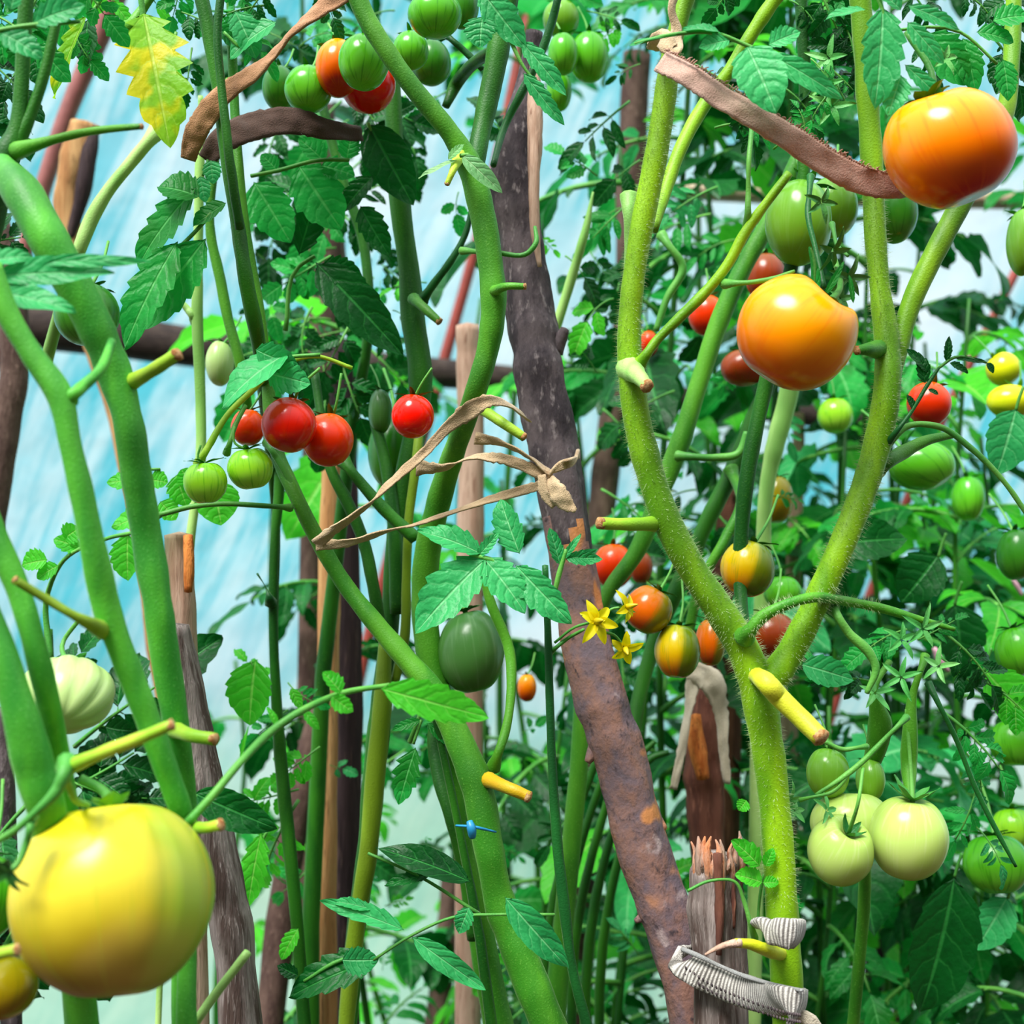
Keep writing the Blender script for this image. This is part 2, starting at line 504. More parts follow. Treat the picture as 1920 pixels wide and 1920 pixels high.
def tomato(px, py, Y, rx, ry, mk, label, axis=(0, .25, 1), lobes=0, amp=.0, dimple=.12, calyx=True, ped=None, cal_len=.9,
           name='tomato', group=None, heart=0.0, seed=None, cal_mat='calyx', depth=None, seg=None, scar=False, cspread=1.25, ccurl=.3, pointy=0.0, saddle=0.0, grooves=()):
    seed = rnd.random() * 99 if seed is None else seed
    C = P(px, py, Y); sx = rx * Y / F; sz = ry * Y / F; sy = (sx + sz) / 2 if depth is None else depth
    ax = Vector(axis).normalized()
    X = ax.cross(Vector((0, -1, 0))).normalized(); Z = ax.cross(X)
    big = max(rx, ry) > 60
    nu, nv = (64, 40) if big else (32, 20)
    vs, uv, fs = [], [], []
    r_ = random.Random(seed)
    ph = r_.random() * 6.3
    for i in range(nv + 1):
        th = PI * i / nv
        for j in range(nu):
            a = 2 * PI * j / nu
            s = math.sin(th); c = math.cos(th)
            rr = s
            if lobes:
                w = abs(math.cos(lobes * .5 * a + ph + .5 * math.sin(a * 2 + seed)))
                rr *= 1 - amp * (1 - w ** .55) * (.35 + .65 * abs(c))
            rr *= 1 - heart * math.cos(a) * (.55 + .45 * c)
            for (ga, gd, gw) in grooves:
                da = (a + math.radians(ga) + PI) % (2 * PI) - PI
                rr *= 1 - gd * math.exp(-(da / gw) ** 2) * min(1, s * 1.4)
            h = c
            if dimple and th < 1.1:
                g = math.exp(-(th / .38) ** 2)
                h -= dimple * g * 1.6
            if saddle:
                h += saddle * (math.cos(2 * a) - .2 * math.cos(a)) * math.exp(-((th - .55) / .5) ** 2)
            if th > 2.4 and not pointy:
                h += .07 * math.exp(-((PI - th) / .3) ** 2)
            if pointy and th > 1.8:
                h -= pointy * ((th - 1.8) / (PI - 1.8)) ** 2.2
            nz = 1 + .025 * mnoise.noise(Vector((math.cos(a) * s * 1.4 + seed, math.sin(a) * s * 1.4, c * 1.4)))
            q = (X * (math.cos(a) * rr) + Z * (math.sin(a) * rr) + ax * h) * nz
            vs.append(q); uv.append((j / nu, i / nv))
    for i in range(nv):
        for j in range(nu):
            k = (j + 1) % nu
            fs.append((i * nu + j, (i + 1) * nu + j, (i + 1) * nu + k, i * nu + k))
    lo = [min(v[d] for v in vs) for d in range(3)]; hi = [max(v[d] for v in vs) for d in range(3)]
    mid = [(a + b) / 2 for a, b in zip(lo, hi)]; half = [(b - a) / 2 for a, b in zip(lo, hi)]
    sc = (sx / half[0], sy / half[1], sz / half[2])
    vs = [Vector(((v[0] - mid[0]) * sc[0], (v[1] - mid[1]) * sc[1], (v[2] - mid[2]) * sc[2])) for v in vs]
    top = vs[0].copy()
    bot = vs[-1].copy()
    root = empty(name, C - Vector((0, 0, sz)), label, 'tomato', group)
    mb = MB(); mb.add([v + C for v in vs], fs, uv)
    body = mb.build('skin', M_[mk], root)
    R = (sx + sz) / 2
    if scar:
        m = MB(); tube(m, [C + bot * 1.0, C + bot + (-ax) * R * .03], [R * .09, R * .04], 9, 0, 1, .5, 3)
        tag(m.build('blossom_scar', M_['cut'], root), 'brown corky scar')
    if calyx:
        m = MB()
        base = C + top + ax * R * .02
        blade_star(m, base, ax, 6 if R > .02 else 5, R * cal_len, R * .2, cspread, ccurl, seed)
        m.build('calyx', M_[cal_mat], root)
        m = MB()
        if ped:
            pp = [(base.x, base.y, base.z, R * .07)]
            for q in ped:
                w = P(q[0], q[1], q[2] if len(q) > 2 else Y)
                pp.append((w.x, w.y, w.z, R * .055))
        else:
            e = base + ax * R * 1.5 + Vector((r_.uniform(-.8, .8) * R, 1.1 * R, .4 * R))
            pp = [(base.x, base.y, base.z, R * .07), ((base.x + e.x) / 2 + .1 * R, (base.y + e.y) / 2, (base.z + e.z) / 2, R * .05), (e.x, e.y, e.z, R * .05)]
        d = cr(pp, 6)
        tube(m, [Vector(q[:3]) for q in d], [max(.0007, q[3]) for q in d], 8)
        m.build('pedicel', M_['petiole'], root)
    return root

def ribbon(mb, pts, sub=8, cols=6, thick=.0012, roll=0.0, ruffle=.1, fray=.06, seed=1, uvlen=1.0, cup=.12):
    """pts: (px,py,depth,half width px,twist)"""
    d = cr([tuple(float(x) for x in q) for q in pts], sub)
    path = [P(*q[:3]) for q in d]
    vs, uv, fs = [], [], []
    m = len(path); n = cols + 1
    acc = 0
    for side in (0, 1):
        acc = 0
        for i, (q, p) in enumerate(zip(d, path)):
            t = (path[min(i + 1, m - 1)] - path[max(i - 1, 0)]).normalized()
            if i: acc += (path[i] - path[i - 1]).length
            f = Vector((0, -1, .1)); z = (f - t * f.dot(t)).normalized()
            z = Matrix.Rotation(q[4] + roll, 3, t) @ z
            x = t.cross(z)
            hw = q[3] * q[2] / F
            for j in range(n):
                s = -1 + 2 * j / cols
                fr = 1 + (fray * mnoise.noise(Vector((i * .9, s * 3, seed * 5))) if abs(s) == 1 else 0)
                zz = ruffle * hw * mnoise.noise(Vector((i * .25, s * 1.2, seed * 3.3))) - cup * hw * s * s
                vs.append(p + x * (hw * s * fr) + z * (zz + (0 if side == 0 else -thick)))
                uv.append((j / cols, acc * uvlen))
    o = m * n
    for i in range(m - 1):
        for j in range(cols):
            a = i * n + j
            fs.append((a, a + n, a + n + 1, a + 1))
            fs.append((o + a, o + a + 1, o + a + n + 1, o + a + n))
        a = i * n; fs.append((a, o + a, o + a + n, a + n))
        a = i * n + cols; fs.append((a, a + n, o + a + n, o + a))
    for j in range(cols):
        a = j; fs.append((a, a + 1, o + a + 1, o + a))
        a = (m - 1) * n + j; fs.append((a, o + a, o + a + 1, a + 1))
    mb.add(vs, fs, uv)

def stick(label, pts, mk, name='branch_pole', cat='wooden pole', knob=.22, n=18, sub=10, square=False, cap=None, flat=1.0, group=None, kinks=None, ribs=0.0, endmat='wood_cut'):
    mb = MB()
    path = ptube(mb, pts, sub, 4 if square else n, 0, knob, flat=flat, ribs=ribs)
    if square: pass
    if kinks:
        for (kx, ky, dx, dy, r) in kinks:
            Y = pts[0][2]
            for a, b in zip(pts, pts[1:]):
                if min(a[1], b[1]) <= ky <= max(a[1], b[1]):
                    Y = a[2] + (b[2] - a[2]) * (ky - a[1]) / (b[1] - a[1] + 1e-6)
            ptube(mb, [(kx, ky, Y, r * 1.5), (kx + dx * .6, ky + dy * .6, Y - .002, r), (kx + dx, ky + dy, Y - .004, r * .6)], 3, 8, 0, .2)
    o = mb.build(name, M_[mk])
    if square:
        for f in o.data.polygons: f.use_smooth = False
    tag(o, label, cat, group)
    return o

# ================================================================ materials
M_ = {}
G_ = srgb
M_['leaf'] = leaf_mat('leaf_green', G_(4, 104, 26), G_(40, 182, 72), G_(120, 215, 120), spots=(G_(24, 120, 30), 14, .56))
M_['leaf_blue'] = leaf_mat('leaf_cool_green', G_(14, 124, 60), G_(66, 192, 106), G_(140, 222, 150), .25)
M_['leaf_dark'] = leaf_mat('leaf_deep_shaded_green', G_(0, 50, 16), G_(4, 104, 30), G_(60, 160, 70), .25)  # deep green, darkened further so shade between background leaves is in the colour
M_['leaf_sun'] = leaf_mat('leaf_fresh_sunlit_green', G_(10, 150, 14), G_(90, 218, 50), G_(170, 235, 110), .5)  # fresh green, brightened so sun leaking through foliage is in the colour
M_['leaf_yellow'] = leaf_mat('leaf_yellowing', G_(60, 165, 20), G_(165, 220, 40), G_(210, 240, 110), .5, spots=(G_(240, 220, 5), 34, .5))
M_['leaf_pale'] = leaf_mat('leaf_pale_green', G_(96, 170, 96), G_(165, 215, 150), G_(205, 235, 180), .35)
M_['petiole'] = stem_mat('petiole_green', G_(70, 150, 55), G_(105, 175, 70), sheen=.25)
M_['petiole_dark'] = stem_mat('petiole_dark_green', G_(12, 80, 30), G_(30, 110, 40), sheen=.15)
M_['stem'] = stem_mat('stem_green', G_(54, 132, 26), G_(92, 165, 38), G_(130, 195, 80), sheen=.15)
M_['stem_left'] = stem_mat('stem_cool_green', G_(52, 146, 44), G_(98, 196, 54), G_(120, 200, 100), sheen=.15)
M_['stem_right'] = stem_mat('stem_yellow_green', G_(92, 148, 8), G_(146, 196, 18), G_(70, 120, 10), sheen=.25)
M_['stem_dark'] = stem_mat('stem_dark_green', G_(18, 84, 16), G_(50, 122, 22), G_(80, 140, 40), sheen=.1)
M_['stem_olive'] = stem_mat('stem_olive', G_(110, 140, 20), G_(140, 175, 40), G_(90, 120, 20), sheen=.3)
M_['stem_bright'] = stem_mat('stub_bright_green', G_(140, 195, 40), G_(185, 215, 60), sheen=.3)
M_['stem_pale'] = stem_mat('stem_pale_green', G_(140, 200, 95), G_(185, 225, 130), sheen=.3)
M_['stub_yellow'] = stem_mat('stub_yellow', G_(205, 215, 30), G_(225, 225, 60), sheen=.2)
M_['stub_orange'] = stem_mat('stub_orange_yellow', G_(235, 185, 20), G_(215, 205, 40), sheen=.2)
M_['calyx'] = stem_mat('calyx_green', G_(30, 110, 40), G_(70, 150, 60), sheen=.2)
M_['calyx_light'] = stem_mat('calyx_light_green', G_(70, 160, 70), G_(120, 190, 100), sheen=.3)
M_['cut'] = bark_mat('dried_cut', G_(216, 176, 120), G_(178, 112, 62), G_(110, 62, 36), 400, 1, .8)
M_['hair'] = plain_mat('stem_hair', G_(205, 225, 170), .6)
M_['petal'] = petal_mat('petal_yellow', G_(255, 236, 0))
M_['pistil'] = plain_mat('pistil_yellow', G_(215, 190, 10), .5)

M_['t_yellow'] = tomato_mat('ripening_yellow', G_(222, 212, 4), G_(216, 196, 44), G_(150, 118, 6), .3, G_(170, 176, 30), .3, .3, .12, .78, blush=(G_(222, 186, 84), 14, .5), side=(G_(142, 180, 50), .6, -.01, .8))
M_['t_olive'] = tomato_mat('ripening_olive', G_(120, 120, 10), G_(150, 130, 10), G_(170, 120, 10), .2, G_(90, 100, 10))
M_['t_orange'] = tomato_mat('ripe_orange', G_(255, 166, 0), G_(255, 122, 0), G_(205, 30, 0), .35, G_(240, 88, 0), .22, .2, .3, .85)
M_['t_amber'] = tomato_mat('ripe_amber', G_(255, 166, 0), G_(255, 140, 0), G_(228, 46, 0), .25, G_(250, 104, 0), .3, .22, .35, .88)
M_['t_red'] = tomato_mat('ripe_red', G_(225, 50, 4), G_(232, 30, 2), G_(205, 14, 0), .2, G_(170, 15, 5), .3, .2)
M_['t_scarlet'] = tomato_mat('ripe_scarlet', G_(255, 45, 0), G_(255, 20, 0), G_(240, 10, 0), .1, G_(215, 15, 5), .2, .17)
M_['t_redorange'] = tomato_mat('ripe_red_orange', G_(250, 100, 4), G_(240, 55, 2), G_(215, 25, 0), .2, G_(210, 45, 5), .3, .22)
M_['t_green'] = tomato_mat('unripe_green', G_(52, 140, 12), G_(88, 182, 30), G_(120, 205, 50), .55, G_(40, 128, 12), .3, .2, .1, .9)
M_['t_lime'] = tomato_mat('unripe_lime', G_(120, 200, 20), G_(150, 215, 40), G_(165, 222, 70), .6, G_(80, 170, 15), .3, .2)
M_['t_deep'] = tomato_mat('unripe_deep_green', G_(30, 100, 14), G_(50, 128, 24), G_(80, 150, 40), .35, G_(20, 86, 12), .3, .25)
M_['t_pale'] = tomato_mat('unripe_pale', G_(150, 196, 92), G_(182, 212, 130), G_(196, 218, 140), .35, G_(206, 226, 168), .25, .3)
M_['t_white'] = tomato_mat('unripe_whitish', G_(172, 206, 92), G_(192, 216, 112), G_(206, 222, 120), .25, G_(215, 226, 160), .3, .25, blush=(G_(176, 212, 70), 25, .5))
M_['t_mid'] = tomato_mat('unripe_mid_green', G_(96, 160, 40), G_(112, 168, 45), G_(130, 175, 40), .3, G_(140, 190, 80), .3, .22)
M_['t_turning'] = tomato_mat('turning_olive_orange', G_(150, 165, 30), G_(215, 180, 5), G_(225, 110, 0), .45, G_(120, 140, 10), .4, .2, .12, .85, side=(G_(70, 112, 12), .5, -.14, .85))  # side tone paints the right flank dark green, as if turned from the light
M_['t_bronze'] = tomato_mat('turning_bronze', G_(170, 110, 12), G_(225, 100, 5), G_(200, 70, 5), .3, G_(150, 110, 10), .5, .2, side=(G_(110, 120, 14), .35, -.14, .85))  # right flank shading painted into the skin as an olive side tone
M_['t_brown'] = tomato_mat('turning_brown_red', G_(130, 70, 15), G_(150, 55, 15), G_(160, 45, 10), .3, G_(90, 60, 15), .5, .25)
M_['t_lemon'] = tomato_mat('ripening_lemon', G_(215, 215, 15), G_(222, 222, 20), G_(190, 212, 30), .15, G_(170, 205, 20), .3, .2)
M_['t_dull'] = tomato_mat('unripe_dull_green', G_(60, 110, 50), G_(78, 128, 60), G_(70, 118, 44), .3, G_(110, 150, 95), .3, .28)

M_['bark_dark'] = bark_mat('dark_bark', G_(98, 86, 88), G_(56, 48, 52), G_(134, 122, 122), 48, .4, .7)
M_['bark_brown'] = bark_mat('reddish_bark', G_(116, 100, 108), G_(152, 112, 98), G_(74, 62, 66), 34, .8, .7, patch=(G_(208, 138, 84), 30, .6), patch2=(G_(182, 160, 158), 60, .62))
M_['bark_grey'] = bark_mat('weathered_grey_wood', G_(150, 136, 130), G_(84, 66, 60), G_(184, 168, 162), 90, .1, 1.0)
M_['wood_dark'] = bark_mat('dark_stained_wood', G_(62, 48, 50), G_(42, 32, 34), G_(88, 70, 66), 60, .1, .8)
M_['wood_tan'] = bark_mat('bare_tan_wood', G_(202, 158, 104), G_(176, 124, 76), G_(120, 80, 52), 80, .08, .7)
M_['wood_pale'] = bark_mat('pale_split_wood', G_(205, 172, 150), G_(178, 140, 118), G_(140, 100, 80), 80, .1, .7)
M_['wood_cut'] = bark_mat('orange_cut_wood', G_(216, 132, 62), G_(180, 92, 36), G_(120, 60, 30), 120, .2, .7)
M_['fibre'] = bark_mat('torn_fibre_wood', G_(206, 128, 82), G_(168, 140, 124), G_(130, 66, 36), 90, .2, .8)
M_['wood_rust'] = bark_mat('rusty_brown_wood', G_(120, 74, 58), G_(92, 54, 44), G_(150, 98, 78), 70, .15, .8)
M_['wood_board'] = bark_mat('dark_board', G_(64, 52, 46), G_(44, 34, 32), G_(94, 80, 70), 50, 3, .7)
M_['wood_whitish'] = bark_mat('pale_brown_board', G_(206, 186, 160), G_(176, 150, 124), G_(150, 120, 96), 50, 3, .6)
M_['post_brown'] = bark_mat('brown_post_bark', G_(104, 82, 72), G_(78, 58, 52), G_(128, 104, 92), 60, .3, .8)
M_['pipe'] = plain_mat('pinkish_brown_pipe', G_(168, 104, 98), .4)
M_['pipe_red'] = plain_mat('rust_red_pipe', G_(160, 66, 54), .5)
M_['cloth'] = fabric_mat('brown_cloth', G_(186, 142, 124), G_(226, 192, 174), 3.0, .9, .25)
M_['cloth_fray'] = fabric_mat('frayed_threads', G_(190, 138, 116), G_(232, 190, 168), 3.0, .9, .25)
M_['cloth_tan'] = fabric_mat('tan_cloth', G_(160, 112, 74), G_(222, 168, 128), 3.0, .9, .3)
M_['cloth_dark'] = fabric_mat('dark_brown_cloth', G_(70, 46, 36), G_(98, 68, 54), 3.0, .9, .3)
M_['cloth_straw'] = fabric_mat('straw_cloth', G_(176, 146, 110), G_(232, 206, 164), 5.0, .9, .3)
M_['cloth_grey'] = fabric_mat('faded_grey_cloth', G_(110, 98, 80), G_(160, 146, 120), 5.0, .9, .3)
M_['cloth_white'] = fabric_mat('whitish_rag', G_(190, 176, 150), G_(222, 212, 190), 5.0, .9, .3)
M_['strap'] = fabric_mat('grey_knit_strap', G_(96, 90, 84), G_(214, 208, 198), 400.0, .8, .8)
M_['strap_edge'] = fabric_mat('strap_edge_band', G_(110, 108, 104), G_(176, 176, 174), 130.0, .8, .9)
M_['blue'] = plain_mat('blue_plastic', G_(40, 150, 205), .4)
M_['pink'] = plain_mat('pink_cloth', G_(222, 168, 186), .8)

def film_mat():
    k = NT('whitewashed_plastic_film')
    geo = k.n('ShaderNodeNewGeometry')
    rotm = k.n('ShaderNodeMapping', {'Vector': (geo, 'Position'), 'Rotation': (0, math.radians(-24), 0), 'Scale': (1, 1, 1)})
    mp = k.n('ShaderNodeMapping', {'Vector': rotm, 'Scale': (1.0, 1.0, .13)})
    n1 = k.noise(mp, 22, 5, .62, .3)
    n2 = k.noise((geo, 'Position'), 1.3, 2)
    c = k.mix(k.sstep((n1, 0), .36, .68), G_(84, 196, 212), G_(196, 232, 238))
    c = k.mix(k.sstep((n2, 0), .45, .68), c, G_(224, 238, 244))
    sep = k.n('ShaderNodeSeparateXYZ', {0: (geo, 'Position')})
    low = k.math('SUBTRACT', 1.0, k.sstep(k.math('ADD', (sep, 2), k.math('MULTIPLY', (n2, 0), .5)), .9, 1.35))
    c = k.mix(k.math('MULTIPLY', low, .75), c, G_(186, 226, 190))
    n3 = k.noise((geo, 'Position'), 5, 3)
    b = k.bump(k.math('ADD', (n3, 0), k.math('MULTIPLY', (n1, 0), .15)), .5, .02)
    p = k.bsdf(c, .35, b)
    tr = k.n('ShaderNodeBsdfTranslucent', {0: c})
    return k.surf(k.n('ShaderNodeMixShader', {0: .35, 1: p, 2: tr}))
M_['film'] = film_mat()
M_['soil'] = bark_mat('dark_soil', G_(70, 52, 38), G_(48, 36, 28), G_(92, 72, 54), 9, 1, 1.0)

# ================================================================ setting
def grid(name, x0, x1, z0, z1, y, nx, nz, mat, amp):
    vs, fs, uv = [], [], []
    for i in range(nz + 1):
        for j in range(nx + 1):
            x = x0 + (x1 - x0) * j / nx; z = z0 + (z1 - z0) * i / nz
            vs.append((x, y + amp * mnoise.noise(Vector((x * 2.3 + z * .8, 0, z * .7))), z)); uv.append((j / nx, i / nz))
    for i in range(nz):
        for j in range(nx):
            a = i * (nx + 1) + j
            fs.append((a, a + 1, a + nx + 2, a + nx + 1))
    mb = MB(); mb.add(vs, fs, uv)
    return tag(mb.build(name, mat), kind='structure')
YW = 3.1
grid('wall_back', -4.5, 5, 0, 4.2, YW, 90, 50, M_['film'], .05)
gm = MB(); gm.add([(-4.5, -2, 0), (5, -2, 0), (5, YW + .1, 0), (-4.5, YW + .1, 0)], [(0, 1, 2, 3)], [(0, 0), (1, 0), (1, 1), (0, 1)])
tag(gm.build('floor', M_['soil']), kind='structure')

def gnd(Y): return 960 + CAMZ * F / Y
def trim(name, pts, mk, **kw):
    mb = MB(); ptube(mb, pts, 6, 12, 0, .05, **kw)
    return tag(mb.build(name, M_[mk]), kind='structure')
# dark timber rail of the frame, and a pale brown one to the right
trim('trim_1', [(-500, 560, 2.6, 42), (200, 628, 2.6, 40), (480, 668, 2.6, 36), (960, 712, 2.6, 26), (1700, 800, 2.6, 22)], 'wood_board', flat=1.0)
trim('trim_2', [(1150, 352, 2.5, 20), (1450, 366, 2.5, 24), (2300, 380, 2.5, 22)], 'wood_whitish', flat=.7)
# thin metal hoops
trim('trim_3', [(330, -300, 1.9, 22), (190, 60, 1.9, 20), (120, 230, 1.9, 17), (85, 340, 1.9, 16), (20, 560, 1.9, 16), (-120, 1100, 1.9, 16), (-260, gnd(1.9), 1.9, 16)], 'pipe')
trim('trim_4', [(1060, -300, 2.7, 12), (890, 470, 2.7, 11), (826, 700, 2.7, 11), (690, 1200, 2.7, 11), (500, gnd(2.7) - 20, 2.7, 11)], 'pipe_red')
trim('trim_5', [(2050, 200, 2.7, 10), (1880, 560, 2.7, 9), (1780, 760, 2.7, 9), (1600, 1200, 2.7, 9), (1400, gnd(2.7) - 20, 2.7, 9)], 'pipe_red')

# ================================================================ poles and stakes
stick('forked dark bark branch pole leaning through the middle, reddish and speckled lower down',
      [(1000, 60, .98, 16), (990, 140, .98, 20), (975, 250, .975, 34), (962, 330, .97, 42), (975, 440, .965, 42), (992, 560, .96, 42), (1008, 680, .95, 46), (1035, 830, .94, 48), (1060, 980, .935, 42), (1085, 1120, .93, 44), (1118, 1270, .92, 48),
       (1155, 1400, .915, 48), (1200, 1560, .912, 47), (1245, 1700, .91, 49), (1285, 1840, .91, 50), (1330, 2000, .91, 50), (1500, 3000, .93, 50), (1560, gnd(.94), .94, 50)],
      'bark_brown', kinks=[(1120, 1395, -18, 34, 11), (1214, 1715, -22, 12, 9), (1040, 660, 20, -44, 12), (938, 335, -20, -12, 12), (1232, 1545, 14, 8, 12)])
_b = bpy.data.objects['branch_pole']
# upper dark bark and lower reddish bark are two lengths of the same pole
_b.data.materials.append(M_['bark_dark'])
for p in _b.data.polygons:
    z = (_b.matrix_basis @ p.center).z
    if z > CAMZ - (1000 - 960) / F * .94 + .012 * math.sin(p.center.x * 300): p.material_index = 1
mb = MB(); ptube(mb, [(1004, 120, .96, 9), (1003, 230, .955, 15), (1001, 340, .95, 11), (1004, 440, .945, 8), (1012, 500, .945, 4)], 6, 10, 0, .3)
_s = mb.build('split_wood', M_['wood_pale']); _s.parent = _b; _s.location = _s.location - _b.location
tag(_s, 'pale bare split wood')

stick('weathered grey stake with torn rusty top beside the knit strap',
      [(1345, 1604, .865, 44), (1342, 1640, .865, 48), (1345, 1760, .865, 50), (1350, 1920, .865, 52), (1360, 2600, .865, 54), (1365, gnd(.865), .865, 54)], 'bark_grey', 'wooden_stake', 'stake', .2, 20, 10)
_b = bpy.data.objects['wooden_stake']
def part_of(b, name, mb, mk, label=None):
    o = mb.build(name, M_[mk]); o.parent = b; o.location = o.location - b.location
    return tag(o, label)
mb = MB()
for i in range(11):
    x = 1303 + i * 8.5
    h = rnd.choice((0, 10, 20, 34)) + (0 if i < 4 or i > 7 else 16)
    yy = .8475 + .012 * ((i - 5) / 5) ** 2
    ptube(mb, [(x, 1650 + rnd.uniform(-15, 40), yy + .002, 3), (x + rnd.uniform(-2, 2), 1612 + h * .3, yy, rnd.uniform(6, 10)), (x + rnd.uniform(-4, 4), 1585 + h * .7, yy + .001, rnd.uniform(4, 8)), (x + rnd.uniform(-9, 9), 1558 + h, yy + .002, 1.5)], 3, 6, 0, .5)
part_of(_b, 'torn_fibres', mb, 'fibre', 'torn orange-brown fibres at the broken top')
mb = MB()
ptube(mb, [(1345, 1600, .846, 8), (1350, 1700, .845, 9), (1348, 1790, .845, 6)], 5, 8, 0, .3); ptube(mb, [(1374, 1650, .852, 3), (1376, 1700, .851, 5), (1376, 1740, .852, 3)], 5, 8, 0, .3)
part_of(_b, 'heartwood_split', mb, 'wood_rust', 'dark reddish split in the wood')

stick('broad weathered grey stake behind the big yellow tomato, leaning right towards the ground',
      [(285, 1170, .82, 50), (318, 1180, .82, 60), (345, 1300, .82, 58), (375, 1450, .82, 60), (405, 1600, .82, 60), (435, 1750, .82, 60), (450, 1920, .82, 62), (520, 2700, .82, 62), (560, gnd(.82), .82, 62)][1:], 'bark_grey', 'wooden_stake', 'stake', .12, 20, 8, flat=.6)
stick('pale stake with an orange cut top behind the left stems',
      [(336, 1003, .95, 26), (337, 1060, .95, 27), (340, 1180, .95, 29), (350, 1500, .95, 30), (360, gnd(.95), .95, 30)], 'wood_pale', 'wooden_stake', 'stake', .1, 14, 8)
mb = MB(); ptube(mb, [(352, 1004, .93, 9), (354, 1060, .925, 10), (353, 1110, .925, 8)], 4, 8, 0, .2)
part_of(bpy.data.objects['wooden_stake.002'], 'cut_face', mb, 'wood_cut', 'fresh orange cut face')
stick('tall bare tan stake standing left of centre with dark knots',
      [(622, 860, 1.2, 17), (618, 1000, 1.2, 20), (616, 1200, 1.2, 21), (612, 1400, 1.2, 22), (610, 1600, 1.2, 22), (608, 1920, 1.2, 24), (605, gnd(1.2), 1.2, 26)], 'wood_tan', 'wooden_stake', 'stake', .1, 14, 8)
stick('dark brown stake right beside the tall tan stake',
      [(640, 640, 1.24, 20), (642, 800, 1.24, 24), (648, 1000, 1.24, 25), (652, 1300, 1.24, 28), (648, 1600, 1.24, 28), (645, 1920, 1.24, 30), (640, gnd(1.24), 1.24, 30)], 'wood_dark', 'wooden_stake', 'stake', .1, 14, 8)
stick('grey-brown leaning stake low behind the thin left stem',
      [(600, 1330, 1.45, 20), (560, 1500, 1.45, 26), (530, 1700, 1.45, 27), (505, 1920, 1.45, 28), (420, gnd(1.45), 1.45, 28)], 'post_brown', 'wooden_stake', 'stake', .12, 12, 8)
stick('brown rounded pole at the left edge above the pale leaf',
      [(-10, 420, 1.3, 26), (22, 560, 1.3, 28), (28, 680, 1.3, 27), (12, 800, 1.3, 25), (-8, 930, 1.3, 25), (-60, 1200, 1.3, 25), (-200, gnd(1.3), 1.3, 25)], 'post_brown', 'branch_pole', 'wooden pole', .12, 14, 8)
stick('short tan pole with a torn top in front of the pinkish pipe',
      [(160, 232, 1.5, 26), (145, 300, 1.5, 30), (128, 370, 1.5, 26), (130, 450, 1.5, 24), (162, 600, 1.5, 22), (215, 760, 1.5, 20), (262, 980, 1.5, 20), (302, 1250, 1.5, 20), (335, 1500, 1.5, 20), (360, gnd(1.5), 1.5, 24)], 'wood_tan', 'branch_pole', 'wooden pole', .18, 14, 8)
mb = MB(); ptube(mb, [(176, 240, 1.495, 10), (165, 300, 1.49, 16), (150, 380, 1.49, 13), (125, 460, 1.49, 8)], 5, 8, 0, .2)  # darker strip along one side of the tan pole
part_of(bpy.data.objects['branch_pole.002'], 'dark_strip', mb, 'wood_dark', 'dark strip along one side')
stick('pale tan stake behind the centre stems, level with the twine',
      [(876, 610, 1.35, 22), (880, 700, 1.35, 24), (884, 850, 1.35, 24), (882, 1000, 1.35, 26), (880, 1300, 1.35, 26), (875, gnd(1.35), 1.35, 28)], 'wood_pale', 'wooden_stake', 'stake', .08, 14, 8)
stick('reddish-brown forked stick with orange bark behind the lower right stem',
      [(1330, 1255, 1.15, 20), (1322, 1330, 1.15, 32), (1320, 1420, 1.15, 36), (1325, 1500, 1.15, 34), (1330, 1620, 1.15, 32), (1340, gnd(1.15), 1.15, 34)], 'wood_rust', 'branch_pole', 'wooden pole', .2, 14, 8)
mb = MB(); ptube(mb, [(1305, 1340, 1.125, 10), (1308, 1400, 1.12, 17), (1318, 1460, 1.12, 12)], 5, 8, 0, .25)
part_of(bpy.data.objects['branch_pole.003'], 'bare_patch', mb, 'wood_cut', 'bare orange patch')
stick('rusty brown stake with a pale cut top behind the yellow-olive tomato',
      [(1375, 910, 1.45, 20), (1372, 960, 1.45, 27), (1365, 1060, 1.45, 32), (1358, 1200, 1.45, 34), (1350, gnd(1.45), 1.45, 34)], 'wood_rust', 'wooden_stake', 'stake', .12, 14, 8)
stick('thin pinkish cane standing right of the amber tomato',
      [(1498, 775, 1.6, 10), (1497, 850, 1.6, 12), (1490, 1000, 1.6, 14), (1485, gnd(1.6), 1.6, 14)], 'wood_pale', 'cane', 'cane', .08, 10, 8)
stick('dark brown post behind the upper part of the right stem',
      [(1195, 100, 1.9, 26), (1185, 300, 1.9, 28), (1178, 600, 1.9, 28), (1140, 850, 1.9, 26), (1125, 1000, 1.9, 26), (1080, gnd(1.9), 1.9, 26)], 'post_brown', 'wooden_post', 'post', .12, 12, 8)
stick('dark post low at the right behind the pale tomatoes', [(1662, 1500, 2.0, 20), (1655, 1700, 2.0, 26), (1640, 1920, 2.0, 28), (1635, gnd(2.0), 2.0, 28)], 'wood_dark', 'wooden_post', 'post', .12, 12, 8)
stick('reddish post low at the right next to a dark post', [(1705, 1660, 2.1, 14), (1700, 1760, 2.1, 18), (1692, 1920, 2.1, 20), (1690, gnd(2.1), 2.1, 20)], 'wood_rust', 'wooden_post', 'post', .12, 12, 8)
stick('brown post rising behind the low leaves in the centre', [(845, 1620, 2.2, 16), (838, 1760, 2.2, 20), (820, 1920, 2.2, 24), (815, gnd(2.2), 2.2, 24)], 'post_brown', 'wooden_post', 'post', .12, 12, 8)
